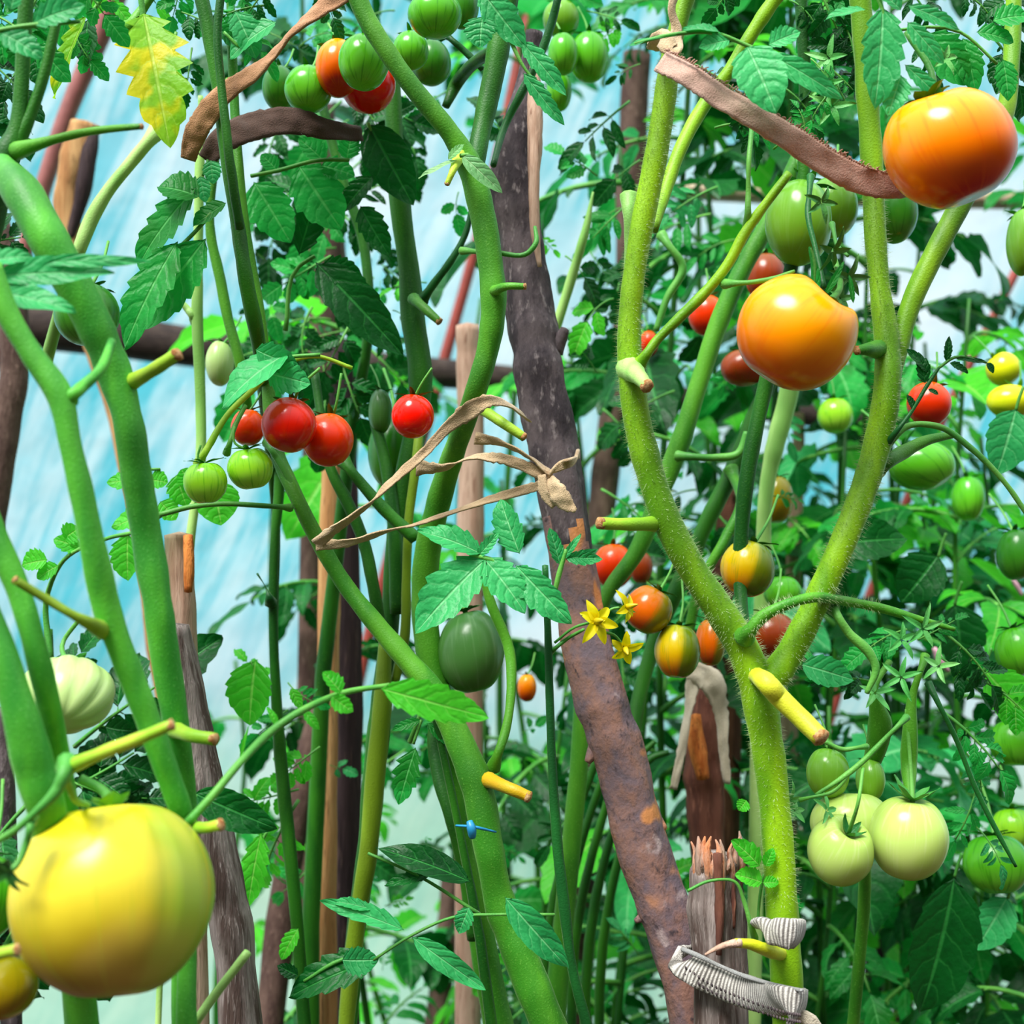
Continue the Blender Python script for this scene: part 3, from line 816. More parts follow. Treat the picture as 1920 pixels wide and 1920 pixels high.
stick('brown trunk-like post behind the cherry tomatoes at upper left', [(600, 200, 1.7, 30), (608, 400, 1.7, 36), (612, 560, 1.7, 34), (600, 740, 1.7, 30), (590, gnd(1.7), 1.7, 30)], 'post_brown', 'wooden_post', 'post', .15, 12, 8)
stick('dark narrow pole at the far left edge behind the pale ribbed tomato', [(0, 1330, 1.0, 20), (6, 1440, 1.0, 20), (12, 1600, 1.0, 20), (15, gnd(1.0), 1.0, 20)], 'bark_dark', 'branch_pole', 'wooden pole', .12, 12, 8)

# ================================================================ plants in front
def plant(px, Y, label):
    return empty('tomato_plant', Vector(((px - 960) / F * Y, Y, 0)), label, 'tomato plant')

# ---- left: two thick pale stems
A = plant(300, .7, 'tomato plant whose two thick bright green stems cross the left side')
stem(A, [(0, 312, .685, 26), (34, 352, .67, 36), (75, 420, .66, 36), (125, 510, .66, 36), (175, 605, .665, 34), (215, 700, .67, 33), (240, 790, .67, 29), (258, 900, .675, 29), (276, 1010, .68, 29), (297, 1140, .68, 28), (315, 1260, .685, 27), (332, 1370, .69, 24), (345, 1480, .7, 22), (345, 1700, .71, 22), (342, 1920, .72, 20), (340, gnd(.74), .74, 22)], 'stem_left', 'main_stem', 18)
stub(A, [(236, 722, .665, 14), (285, 695, .655, 13), (333, 663, .648, 12)], 'stem_bright')
stub(A, [(322, 1366, .68, 14), (355, 1378, .668, 14), (403, 1386, .66, 12)], 'stem_bright')
B = plant(330, .66, 'tomato plant with the inner left stem ending beside the big yellow tomato')
stem(B, [(-20, 500, .6, 24), (15, 590, .6, 23), (60, 665, .6, 22), (110, 740, .6, 24), (132, 830, .6, 22), (155, 930, .602, 23), (178, 1040, .605, 24), (200, 1140, .61, 27), (235, 1240, .615, 25), (275, 1340, .62, 24), (310, 1440, .625, 23), (345, 1545, .635, 20), (350, 1700, .68, 18), (350, 1920, .68, 20), (350, gnd(.7), .7, 22)], 'stem_left', 'main_stem', 18)
stem(B, [(124, 752, .6, 14), (155, 725, .604, 12), (190, 690, .612, 10), (210, 640, .63, 8)], 'stem_left', 'side_shoot', 10)
stub(B, [(196, 1182, .6, 14), (150, 1160, .593, 10), (90, 1125, .59, 9), (27, 1087, .585, 8)], 'stem_olive')
stub(B, [(350, 1552, .63, 12), (385, 1552, .62, 11), (415, 1546, .615, 11)], 'stem_bright')
fleaf(B, [(352, 1542, .625, 9), (400, 1490, .63, 8), (450, 1430, .64, 8), (510, 1370, .66, 8), (570, 1330, .67, 7), (640, 1300, .69, 6), (730, 1285, .7, 5)],
      [(710, 1290, 915, 1345, 80, .3, .7, .25, .01), (620, 1305, 662, 1335, 38, .2, .3), (570, 1332, 598, 1368, 22, 0), (520, 1362, 500, 1325, 18, .5), (640, 1300, 605, 1260, 40, .4), (450, 1430, 466, 1360, 8)], 'leaf_sun', .68)
C_ = plant(60, .62, 'tomato plant whose thick stem slants down the lower left corner')
stem(C_, [(-60, 860, .6, 22), (-10, 1000, .6, 22), (35, 1110, .6, 22), (70, 1230, .6, 22), (95, 1340, .61, 22), (120, 1500, .64, 24), (130, 1700, .66, 26), (150, 1920, .68, 28), (160, gnd(.7), .7, 30)], 'stem_left', 'stem_fork', 16)
stem(C_, [(-60, 1080, .58, 30), (-5, 1210, .58, 31), (35, 1330, .58, 32), (65, 1440, .585, 38), (88, 1520, .59, 36), (100, 1620, .62, 36), (140, 1800, .66, 30), (170, 2100, .68, 30), (170, gnd(.7), .7, 30)], 'stem_left', 'main_stem', 18)
stub(C_, [(124, 1440, .565, 13), (190, 1412, .56, 12), (260, 1385, .555, 12), (322, 1359, .55, 10)], 'stem_bright')
stem(C_, [(128, 1430, .565, 14), (108, 1480, .562, 12), (70, 1520, .56, 8), (30, 1555, .56, 7), (-30, 1590, .56, 7)], 'petiole', 'peduncle', 10)
stem(C_, [(118, 1440, .565, 9), (130, 1475, .57, 8), (142, 1500, .58, 7), (165, 1510, .6, 6)], 'petiole', 'peduncle', 10)
stem(C_, [(60, 1535, .56, 8), (50, 1580, .56, 7), (20, 1630, .555, 6), (-20, 1600, .555, 4)], 'petiole', 'peduncle', 8)
stub(C_, [(-60, 1805, .56, 13), (-20, 1793, .555, 12), (32, 1780, .55, 11)], 'stem_bright')
m = MB(); blade_star(m, P(18, 1625, .556), Vector((-.3, -.6, -.4)), 6, .014, .004, 1.1, .5, 3); m.build('calyx', M_['calyx'], C_)
# dark leaves low behind big tomato
E0 = plant(40, .95, 'dark-leaved young tomato plant behind the pale ribbed tomato')
stem(E0, [(90, 1180, 1.0, 8), (95, 1300, 1.0, 10), (120, 1600, 1.0, 12), (110, gnd(1.0), 1.0, 14)], 'stem_dark', 'main_stem', 10)
for a in [(60, 1450, 260, 1490), (140, 1400, 330, 1260), (160, 1420, 240, 1600), (60, 1500, -40, 1700), (100, 1520, 180, 1560), (100, 1300, 170, 1210), (90, 1640, 200, 1800), (90, 1500, 300, 1440), (90, 1650, -10, 1880), (180, 1500, 300, 1500)]:
    pleaf(E0, *a, 1.0, 'broad', 'leaf_dark', rnd.uniform(-.4, .4), k=1.15)

# ---- upper left fork
U = plant(20, .7, 'tomato plant with the forked joint at the upper left edge')
stem(U, [(55, -60, .7, 14), (45, 60, .7, 14), (40, 160, .7, 14), (30, 250, .7, 18), (8, 300, .7, 26), (-20, 420, .7, 26), (-200, 1200, .7, 28), (-300, gnd(.7), .7, 30)], 'stem_dark', 'main_stem', 14)
stem(U, [(110, 20, .7, 9), (85, 130, .7, 10), (55, 220, .7, 12), (20, 290, .7, 18)], 'stem_dark', 'stem_fork', 12)
stub(U, [(25, 285, .69, 14), (80, 268, .685, 10), (150, 250, .68, 8), (215, 241, .675, 7), (266, 237, .67, 6)], 'stem')
fleaf(U, [(-40, 590, .62, 4), (10, 560, .62, 4), (40, 520, .62, 4)], [(-20, 520, 215, 512, 60, .1, .3, .2, 0, .03), (-20, 545, 142, 585, 58, -.1, .3, .3, -.01, .03), (60, 492, 285, 492, 26, .3, .4, .2, 0, .03), (-60, 500, 60, 480, 50)], 'leaf_blue', .62)
fleaf(U, [(-20, 60, .66, 5), (40, 50, .66, 5), (150, 40, .66, 4)], [(60, 45, 160, 10, 60, .3), (0, 60, 80, 110, 60, 0), (20, 20, 40, -40, 50)], 'leaf_blue', .66)
for a in [(-40, 20, 120, 110, 'leaf'), (-60, 100, 70, 200, 'leaf_dark'), (100, -40, 20, 80, 'leaf'), (-60, 200, 40, 310, 'leaf_dark'), (130, -60, 230, 60, 'leaf'), (-80, 480, 90, 430, 'leaf_dark'), (-60, -10, 60, 30, 'leaf')]:
    pleaf(U, *a[:4], .78, 'broad', a[4], rnd.uniform(-.4, .4))

for i in range(14):
    x = rnd.uniform(-30, 170); y = rnd.uniform(-40, 260) if x < 80 else rnd.uniform(-60, 60)
    pleaf(U, x, y, x + rnd.uniform(-80, 80), y + rnd.uniform(30, 110), rnd.uniform(.8, .95), ['broad', 'three'][i % 2], ['leaf_dark', 'leaf', 'leaf_dark'][i % 3], rnd.uniform(-.5, .5))
# ---- yellowing leaf and hanging leaves at top left
V = plant(360, .85, 'tomato plant carrying the yellowing leaf and long dark thin stems at upper left')
stem(V, [(370, -40, .86, 13), (392, 60, .86, 14), (412, 180, .86, 13), (425, 290, .86, 13), (445, 420, .86, 13), (462, 530, .86, 14), (484, 640, .88, 14), (500, 770, .95, 13), (517, 960, 1.03, 9), (514, 1200, 1.04, 8), (530, 1440, 1.04, 9), (556, 1720, 1.04, 10), (590, gnd(1.04), 1.04, 11)], 'stem_dark', 'main_stem', 12)
stem(V, [(418, -40, .84, 8), (408, 60, .84, 8), (415, 160, .84, 8), (430, 300, .84, 9), (450, 430, .85, 9)], 'stem_dark', 'stem_fork', 10)
stem(V, [(376, 180, 1.0, 5), (378, 240, 1.0, 7), (375, 300, 1.0, 9), (372, 450, 1.0, 9), (370, 600, 1.0, 11), (375, 720, 1.0, 10), (376, 860, 1.0, 10), (358, 1000, 1.0, 9), (350, gnd(1.0), 1.0, 10)], 'stem_pale', 'stem_fork', 12)
stem(V, [(368, 600, 1.0, 9), (352, 580, 1.0, 7), (335, 560, 1.0, 5)], 'stem_pale', 'side_shoot', 8)
stem(V, [(300, 238, .95, 13), (250, 300, .95, 12), (205, 355, .95, 12), (172, 410, .95, 13), (148, 470, .95, 14), (120, 560, .97, 12), (80, 700, 1, 12)], 'stem_pale', 'side_shoot', 12)
stem(V, [(430, 150, .98, 5), (405, 300, .98, 7), (395, 440, .98, 9), (410, 510, .98, 10), (428, 600, .98, 10), (450, 680, .98, 10), (470, 800, 1.0, 8)], 'stem', 'side_shoot', 10)
stem(V, [(240, 60, .84, 14), (262, 25, .84, 10), (300, -30, .84, 8)], 'stem', 'petiole', 8)
fleaf(V, [(262, -20, .82, 6), (272, 60, .82, 5), (285, 140, .82, 4)], [(268, 20, 318, 275, 150, -.15, .5, .25, -.02, .5)], 'leaf_yellow', .82)
fleaf(V, [(180, -40, .84, 4), (165, 20, .84, 4)], [(165, 25, 102, 185, 48, .3, .3, .5, 0, .35)], 'leaf_yellow', .84)
fleaf(V, [(200, -20, .86, 4), (170, 30, .86, 4)], [(165, 35, 165, 125, 70, .5, .3, .2, 0, .1)], 'leaf_dark', .86)
fleaf(V, [(330, 60, .88, 3), (325, 100, .88, 3)], [(325, 90, 320, 268, 60, .2, .3, .3)], 'leaf_sun', .88)
fleaf(V, [(396, 400, .84, 4), (370, 430, .84, 4), (330, 470, .84, 4)],
      [(335, 450, 232, 655, 100, .1, .3, .3, -.01, .25), (388, 445, 268, 618, 100, -.2, .4, .3, .01, .2), (370, 350, 258, 500, 95, .2, .4, .2, .01, .3), (375, 370, 295, 350, 95, .3), (425, 380, 362, 425, 50, .2, .2)], 'leaf', .84)
V2 = bpy.data.objects['leaf'] if False else None
fleaf(V, [(380, 330, .9, 3), (390, 300, .9, 3)], [(395, 300, 400, 345, 40), (375, 330, 385, 380, 34)], 'leaf_blue', .9)
for a in [(240, -60, 300, 40, 'leaf_sun'), (340, -40, 330, 60, 'leaf'), (330, 20, 420, 90, 'leaf_dark'), (420, 20, 510, 130, 'leaf'), (360, 90, 350, 200, 'leaf_dark'), (500, 10, 380, 60, 'leaf'), (520, -40, 440, 80, 'leaf_dark'), (400, -50, 470, 20, 'leaf'), (130, -50, 240, 30, 'leaf_sun'), (590, -30, 640, 60, 'leaf_dark')]:
    pleaf(V, *a[:4], .92, rnd.choice(['broad', 'feather', 'narrow']), a[4], rnd.uniform(-.4, .4))
fleaf(V, [(420, 60, .83, 3), (450, 90, .83, 3)], [(520, 40, 430, 110, 80, .3, .4), (440, 20, 480, 110, 70, -.3, .3)], 'leaf_blue', .83)

# ---- centre left cherry plant
W = plant(560, .9, 'cherry tomato plant with the dark slanting stem tied by twine left of centre')
stem(W, [(430, -60, .93, 8), (440, 200, .93, 9), (455, 400, .92, 10), (480, 560, .92, 12), (500, 700, .92, 12), (520, 850, .91, 13), (555, 930, .9, 14), (600, 1020, .9, 15), (650, 1100, .9, 16), (705, 1170, .895, 18), (760, 1235, .89, 20), (815, 1300, .885, 24), (862, 1390, .88, 28), (895, 1480, .875, 31), (918, 1600, .87, 28), (940, 1700, .87, 30), (975, 1790, .865, 33), (1020, 1900, .86, 34), (1100, 2100, .86, 34), (1200, gnd(.86), .86, 34)], 'stem', 'main_stem', 18)
stub(W, [(915, 1462, .86, 12), (950, 1476, .85, 12), (992, 1494, .845, 11)], 'stub_orange')
stem(W, [(545, 952, .89, 5), (490, 948, .885, 5), (410, 945, .88, 5), (360, 950, .88, 5), (300, 965, .88, 5)], 'petiole', 'petiole', 8)
stem(W, [(925, 1440, .875, 9), (948, 1370, .88, 9), (958, 1300, .89, 9), (955, 1220, .9, 10), (920, 1130, .9, 9), (900, 1060, .9, 6)], 'stem', 'side_shoot', 10)
stem(W, [(372, 870, .87, 7), (395, 830, .87, 7), (425, 780, .875, 6), (470, 735, .88, 6), (520, 690, .88, 5), (590, 668, .885, 4), (660, 690, .89, 4)], 'stem_bright', 'peduncle', 8)
stem(W, [(425, 850, .87, 5), (440, 800, .875, 5), (460, 760, .88, 5)], 'petiole', 'peduncle', 8)
stem(W, [(500, 830, .9, 6), (520, 860, .9, 7), (560, 930, .9, 6)], 'petiole', 'peduncle', 8)
fleaf(W, [(600, 665, .85, 4), (540, 670, .85, 4), (500, 680, .85, 4)], [(545, 660, 415, 765, 105, .5, .5, .2, -.01, .12), (478, 655, 560, 690, 60, .6, .4), (500, 700, 582, 720, 70, .3, .5, .2)], 'leaf_blue', .85)
fleaf(W, [(240, 880, .93, 3), (300, 880, .93, 3)], [(290, 900, 200, 905, 60, .2, .2, .1, 0, .4), (285, 960, 210, 990, 56, .2, .2, .1), (300, 940, 330, 975, 50), (280, 900, 315, 905, 45), (240, 1000, 240, 1090, 70, .3, .2), (120, 1010, 150, 990, 50, .2), (155, 1030, 100, 1010, 40), (90, 1050, 40, 1060, 50), (110, 1060, 70, 1085, 40), (330, 890, 350, 950, 60), (400, 900, 415, 985, 90, .1, .1, .1, 0, .05), (360, 910, 340, 880, 50)], 'leaf_sun', .93)
stem(W, [(300, 965, .88, 4), (270, 990, .9, 4), (200, 1010, .92, 4), (120, 1050, .93, 4), (90, 1110, .95, 5), (95, 1240, .95, 7)], 'petiole', 'petiole', 8)
# thin tall stem
X_ = plant(540, 1.0, 'tomato plant with a very thin straight dark stem in front of the pale film')
stem(X_, [(522, 850, 1.0, 9), (524, 900, 1.0, 10), (516, 1000, 1.0, 9), (512, 1130, 1.0, 9), (516, 1280, 1.0, 9), (526, 1420, 1.0, 12), (540, 1560, 1.0, 13), (554, 1700, 1.0, 12), (570, 1920, 1.0, 13), (590, gnd(1), 1.0, 14)], 'stem_dark', 'main_stem', 12)
stem(X_, [(508, 1130, .99, 8), (500, 1105, .99, 2), (482, 1075, .99, 2)], 'petiole_dark', 'side_shoot', 6)
for a in [(520, 1300, 430, 1240, 'leaf_sun'), (540, 1330, 470, 1390, 'leaf'), (560, 1480, 440, 1520, 'leaf_sun'), (560, 1500, 480, 1680, 'leaf_sun'), (600, 1400, 520, 1480, 'leaf_sun'), (540, 1280, 600, 1340, 'leaf'), (450, 1560, 500, 1480, 'leaf_sun')]:
    pleaf(X_, *a[:4], 1.05, rnd.choice(['broad', 'feather']), a[4], rnd.uniform(-.4, .4))
fleaf(X_, [(470, 1240, .98, 3), (480, 1260, .98, 3)], [(480, 1235, 468, 1360, 95, .1, .4, .25, 0, .15), (545, 1290, 565, 1330, 24)], 'leaf_sun', .98)

fleaf(X_, [(700, 1790, .84, 3), (640, 1800, .84, 4), (570, 1840, .84, 3)], [(715, 1795, 540, 1870, 85, .3, .4, .2, 0, .25), (560, 1830, 520, 1810, 30)], 'leaf_dark', .84)
fleaf(X_, [(350, 1480, .75, 4), (380, 1500, .75, 4)], [(360, 1485, 520, 1555, 75, .2, .4, .2, 0, .05)], 'leaf_dark', .75)
fleaf(X_, [(500, 1560, .96, 3), (490, 1580, .96, 3)], [(490, 1560, 465, 1700, 60, .1, .3, .2, 0, .3), (560, 1740, 528, 1800, 36, .2)], 'leaf_sun', .96)
stem(X_, [(350, 1940, .7, 9), (400, 1870, .7, 9), (465, 1785, .7, 8)], 'stem_pale', 'side_shoot', 8)

# ---- centre stems
D = plant(760, .95, 'tomato plant with the thick dark upright stem behind the single scarlet cherry tomato')
stem(D, [(735, 120, 1.0, 14), (742, 300, 1.0, 18), (752, 400, 1.0, 20), (766, 500, 1.0, 20), (775, 600, 1.0, 22), (788, 700, 1.0, 22), (780, 800, 1.0, 22), (755, 920, 1.0, 20), (738, 1050, 1.0, 18), (730, 1180, 1.0, 17), (714, 1330, 1.0, 21), (702, 1450, 1.0, 22), (688, 1600, 1.0, 20), (668, 1740, 1.0, 18), (652, 1920, 1.0, 18), (640, gnd(1), 1.0, 20)], 'stem_dark', 'main_stem', 14)
stem(D, [(722, 1200, .975, 12), (716, 1330, .972, 18), (704, 1450, .972, 19), (690, 1600, .972, 17), (668, 1740, .975, 16), (650, 1920, .98, 16), (640, 2400, .99, 16)], 'stem_olive', 'stem_fork', 14)
stem(D, [(790, 565, .99, 9), (815, 530, .985, 8), (848, 485, .98, 7), (872, 440, .98, 6), (885, 390, .98, 5)], 'petiole_dark', 'petiole', 8)
stub(D, [(775, 560, .975, 9), (800, 582, .97, 9), (824, 603, .965, 7)], 'stem')
stem(D, [(590, 700, .99, 8), (605, 800, .98, 9), (620, 880, .97, 10), (650, 940, .97, 12), (680, 1010, .97, 12), (700, 1100, .97, 12), (715, 1200, .975, 12)], 'stem_dark', 'stem_fork', 10)
stem(D, [(790, 760, .99, 8), (780, 870, .98, 9), (768, 960, .98, 9), (762, 1080, .98, 9), (758, 1200, .98, 10), (740, 1280, .98, 9)], 'stem_olive', 'stem_fork', 10)
stem(D, [(700, 780, 1.0, 10), (725, 880, .995, 12), (740, 1000, .99, 14), (745, 1150, .99, 14)], 'stem_dark', 'stem_fork', 10)
stem(D, [(640, 860, .96, 10), (680, 910, .96, 11), (725, 960, .96, 12), (780, 1010, .96, 13)], 'stem_dark', 'side_shoot', 10)
Fp = plant(860, .9, 'tomato plant with the forked speckled stem running down to the twine in the centre')
stem(Fp, [(650, -60, .84, 18), (690, 40, .84, 18), (735, 110, .84, 18), (790, 185, .842, 18), (845, 250, .845, 19), (880, 310, .85, 24), (902, 390, .85, 24), (916, 470, .85, 24), (926, 560, .85, 24), (916, 650, .855, 22), (893, 730, .86, 20), (868, 800, .88, 20), (835, 900, .92, 22), (808, 1000, .94, 24), (795, 1120, .95, 24), (805, 1230, .95, 24), (830, 1330, .95, 22), (850, 1450, .96, 16), (870, 1560, .96, 15), (890, 1680, .96, 24), (915, 1820, .96, 26), (940, 1950, .96, 28), (960, gnd(.96), .96, 28)], 'stem', 'main_stem', 18)
stem(Fp, [(960, -60, .87, 22), (940, 60, .87, 22), (925, 140, .868, 21), (908, 220, .865, 19), (893, 300, .857, 18), (890, 350, .855, 14)], 'stem_dark', 'stem_fork', 14)
stub(Fp, [(862, 290, .835, 10), (850, 318, .83, 7), (838, 346, .828, 5)], 'stem_bright')
stub(Fp, [(920, 548, .84, 9), (945, 538, .832, 8), (985, 537, .828, 6)], 'stem')
stub(Fp, [(905, 768, .85, 9), (935, 788, .845, 10), (983, 820, .84, 8)], 'stem_bright')
stem(Fp, [(865, 470, .87, 5), (930, 474, .86, 5), (990, 474, .855, 5), (1005, 455, .855, 5), (1003, 425, .86, 3)], 'petiole', 'petiole', 8)
stem(Fp, [(1055, -40, .9, 8), (1035, 40, .9, 8), (1010, 110, .9, 8), (975, 180, .9, 8), (945, 240, .9, 7), (925, 310, .88, 6)], 'petiole_dark', 'side_shoot', 8)
fleaf(Fp, [(862, 292, .83, 4), (880, 290, .83, 4)], [(865, 290, 942, 362, 34, .4, .8, .3, 0, .0), (858, 300, 785, 335, 16, .4, .3, .3, 0, 0), (840, 300, 870, 270, 20)], 'leaf_pale', .83)
stem(Fp, [(850, 1300, .955, 8), (815, 1370, .95, 12), (822, 1450, .94, 13), (848, 1540, .93, 13), (872, 1640, .935, 13), (890, 1760, .94, 14)], 'stem_dark', 'stem_fork', 12)
fleaf(Fp, [(900, -30, .82, 5), (950, 60, .82, 5), (985, 130, .82, 3), (1010, 160, .82, 3)], [(900, -20, 985, 90, 70, .5, .4), (905, 30, 900, 90, 70, .2), (975, 75, 1062, 180, 44, .3, .3, .2), (980, 135, 1058, 235, 36, .6, .3, .2)], 'leaf_blue', .82)
stem(Fp, [(830, 60, .93, 6), (870, 95, .93, 7), (905, 130, .93, 6)], 'petiole_dark', 'peduncle', 8)
stem(Fp, [(935, 90, .875, 12), (900, 110, .90, 12), (860, 150, .95, 12), (835, 200, .95, 8)], 'stem_dark', 'side_shoot', 8)
# thin bright stem
H = plant(1060, .85, 'tomato plant with the thin straight bright green stem just left of the leaning pole')
stem(H, [(1022, 1060, .85, 6), (1027, 1180, .85, 7), (1031, 1320, .85, 8), (1036, 1450, .85, 9), (1045, 1580, .85, 10), (1058, 1700, .85, 11), (1072, 1810, .85, 10), (1105, 1940, .85, 11), (1200, gnd(.85), .85, 12)], 'petiole_dark', 'main_stem', 10)
fleaf(H, [(1020, 1120, .83, 5), (980, 1090, .83, 5), (905, 1045, .83, 5), (880, 1043, .83, 4)],
      [(905, 1040, 782, 995, 58, .2, .5, .3), (915, 1045, 778, 1188, 105, .1, .35, .3, -.01), (905, 1045, 985, 1150, 82, -.2, .4, .25, -.01), (965, 1058, 1072, 1170, 70, .3, .4, .3, -.01), (975, 1040, 938, 935, 62, -.3, .4, .3, .01), (895, 1045, 935, 1000, 26, .2)], 'leaf_blue', .83)
fleaf(H, [(1040, 1110, .86, 5), (1050, 1070, .86, 5), (1062, 1030, .86, 4)], [(1058, 1045, 1130, 1048, 30, .3), (1055, 1050, 1090, 1000, 16), (1050, 1060, 1030, 990, 34, .3, .3), (1060, 1050, 1120, 1030, 24, .6)], 'leaf_blue', .86)
stem(H, [(1030, 1225, .85, 4), (1060, 1200, .85, 4), (1095, 1180, .84, 3)], 'petiole', 'peduncle', 8)

# ---- yellow flowers
def flower(px, py, Y, R, ax, label, n=5, seed=1, hang=None):
    root = empty('tomato_flower', P(px, py, Y), label, 'flower', 'yellow flowers beside the leaning pole')
    C = P(px, py, Y); a = Vector(ax).normalized()
    m = MB(); blade_star(m, C, a, n, R * Y / F, R * .36 * Y / F, 1.3, 1.0, seed, tw=0)
    m.build('petals', M_['petal'], root)
    m = MB(); tube(m, [C, C + a * R * .35 * Y / F, C + a * R * .75 * Y / F], [R * .16 * Y / F, R * .14 * Y / F, R * .04 * Y / F], 8)
    m.build('pistil', M_['pistil'], root)
    m = MB(); blade_star(m, C - a * .0015, a, 5, R * .7 * Y / F, R * .14 * Y / F, 1.5, -.5, seed + 2)
    m.build('calyx', M_['calyx_light'], root)
    m = MB()
    q = P(*hang) if hang else C - a * .02
    d = [C, C.lerp(q, .5) + Vector((0, 0, .003)), q]
    tube(m, [Vector(t) for t in cr([tuple(x) for x in d], 5)], [.0009] * 11, 6); m.build('pedicel', M_['petiole'], root)
    return root
flower(1118, 1165, .84, 46, (.25, -.8, .1), 'yellow star-shaped tomato flower, the largest, in front of the leaning pole', 6, 2, (1040, 1205, .85))
flower(1174, 1138, .85, 36, (.7, -.6, .2), 'yellow tomato flower pointing right, nearest the bronze tomato', 5, 5, (1120, 1165, .85))
flower(1172, 1215, .85, 38, (.1, -.8, -.3), 'small drooping yellow flower with curled petals, the lowest', 5, 9, (1130, 1185, .84))

# ---- right Y-shaped plant
R = plant(1480, .82, 'tomato plant with the big hairy yellow-green Y-shaped stem at the right')
stem(R, [(1310, -60, .80, 15), (1280, 20, .80, 16), (1258, 100, .80, 17), (1246, 190, .80, 21), (1232, 280, .80, 22), (1214, 370, .80, 22), (1197, 460, .80, 21), (1184, 560, .80, 21), (1180, 660, .80, 23), (1190, 760, .80, 25), (1214, 870, .80, 26), (1248, 970, .80, 26), (1300, 1070, .80, 27), (1350, 1145, .80, 29), (1395, 1220, .80, 32), (1423, 1310, .80, 32), (1442, 1420, .80, 30), (1457, 1560, .80, 29), (1466, 1700, .80, 30), (1476, 1850, .80, 30), (1485, 2050, .80, 31), (1500, gnd(.8), .80, 32)], 'stem_right', 'main_stem', 24, .05)
stem(R, [(1902, -80, .88, 14), (1898, 80, .87, 15), (1885, 210, .855, 17), (1850, 300, .84, 19), (1800, 385, .835, 20), (1755, 470, .83, 20), (1712, 560, .825, 19), (1685, 650, .82, 18), (1668, 730, .815, 16), (1655, 800, .812, 12)], 'stem_right', 'stem_fork', 18, .05)
stem(R, [(1608, -60, .83, 20), (1618, 60, .83, 20), (1628, 200, .83, 21), (1636, 330, .83, 20), (1642, 450, .825, 20), (1652, 560, .82, 20), (1664, 650, .815, 24), (1662, 740, .81, 25), (1645, 830, .81, 26), (1615, 930, .805, 25), (1575, 1030, .80, 25), (1535, 1120, .80, 25), (1490, 1210, .80, 26), (1445, 1285, .80, 28), (1425, 1340, .80, 24)], 'stem_right', 'main_fork', 20, .05)
stub(R, [(1650, 655, .805, 15), (1625, 655, .795, 12), (1606, 657, .79, 8)], 'stem')
stub(R, [(1412, 1262, .79, 14), (1432, 1276, .772, 19), (1460, 1306, .77, 20), (1500, 1345, .765, 18), (1540, 1384, .755, 17)], 'stub_yellow', n=14)
stub(R, [(1180, 690, .79, 20), (1198, 706, .78, 15), (1214, 725, .77, 12)], 'stem_pale')
stub(R, [(1230, 982, .79, 12), (1175, 983, .78, 12), (1124, 981, .77, 12)], 'stem_bright')
stem(R, [(1195, 688, .79, 10), (1230, 640, .79, 9), (1275, 595, .79, 10), (1325, 545, .79, 10), (1365, 495, .79, 10), (1395, 440, .79, 10), (1430, 390, .79, 9), (1480, 325, .79, 8)], 'stem_right', 'peduncle', 12)
stem(R, [(1402, 425, .79, 7), (1403, 360, .79, 5), (1405, 290, .79, 5), (1410, 240, .8, 5)], 'petiole', 'peduncle', 8)
stem(R, [(1358, 532, .785, 7), (1400, 530, .78, 5), (1450, 522, .775, 5), (1490, 508, .77, 3)], 'petiole', 'peduncle', 8)
stem(R, [(1180, 370, .81, 12), (1180, 450, .81, 10), (1178, 540, .81, 8)], 'stem_pale', 'side_shoot', 10)
stem(R, [(1480, -40, .87, 14), (1445, 10, .87, 14), (1405, 70, .87, 13), (1370, 130, .87, 13), (1325, 190, .87, 13), (1280, 270, .86, 13), (1250, 350, .85, 12), (1225, 430, .83, 10)], 'stem_right', 'stem_fork', 12)
stem(R, [(1395, 1195, .785, 13), (1425, 1160, .782, 12), (1470, 1135, .78, 10), (1530, 1120, .785, 10), (1590, 1128, .81, 9), (1650, 1140, .82, 9), (1720, 1160, .82, 7), (1790, 1180, .82, 4)], 'stem', 'peduncle', 12)
stem(R, [(1560, 1140, .8, 8), (1590, 1185, .8, 9), (1630, 1225, .8, 9), (1642, 1250, .8, 8), (1625, 1300, .8, 5)], 'petiole', 'peduncle', 8)
stem(R, [(1640, 880, .82, 14), (1690, 850, .83, 14), (1740, 825, .84, 10), (1790, 815, .85, 6)], 'stem', 'side_shoot', 10)
stem(R, [(1655, 840, .82, 8), (1700, 800, .82, 6), (1760, 800, .82, 6), (1820, 840, .82, 6), (1880, 900, .82, 5), (1930, 970, .82, 5)], 'petiole', 'petiole', 8)
stem(R, [(1665, 830, .8, 5), (1710, 770, .8, 4), (1740, 720, .8, 4), (1760, 690, .8, 3)], 'petiole_dark', 'petiole', 8)
fleaf(R, [(1760, 690, .8, 3), (1790, 670, .8, 3), (1850, 680, .8, 2)], [(1735, 720, 1722, 660, 30), (1745, 700, 1700, 655, 26), (1775, 680, 1780, 630, 18), (1790, 672, 1850, 680, 14), (1715, 770, 1700, 740, 16), (1740, 730, 1760, 740, 12), (1780, 680, 1815, 700, 18), (1850, 680, 1862, 700, 16)], 'leaf_dark', .8)
_e = [(1258, 100, .80, 17), (1246, 190, .80, 21), (1232, 280, .80, 22), (1214, 370, .80, 22), (1197, 460, .80, 21), (1184, 560, .80, 21), (1180, 660, .80, 23), (1190, 760, .80, 25), (1214, 870, .80, 26), (1248, 970, .80, 26), (1300, 1070, .80, 27), (1350, 1145, .80, 29), (1395, 1220, .80, 32), (1423, 1310, .80, 32), (1442, 1420, .80, 30), (1457, 1560, .80, 29), (1466, 1700, .80, 30)]
hairs(R, _e, 5000)
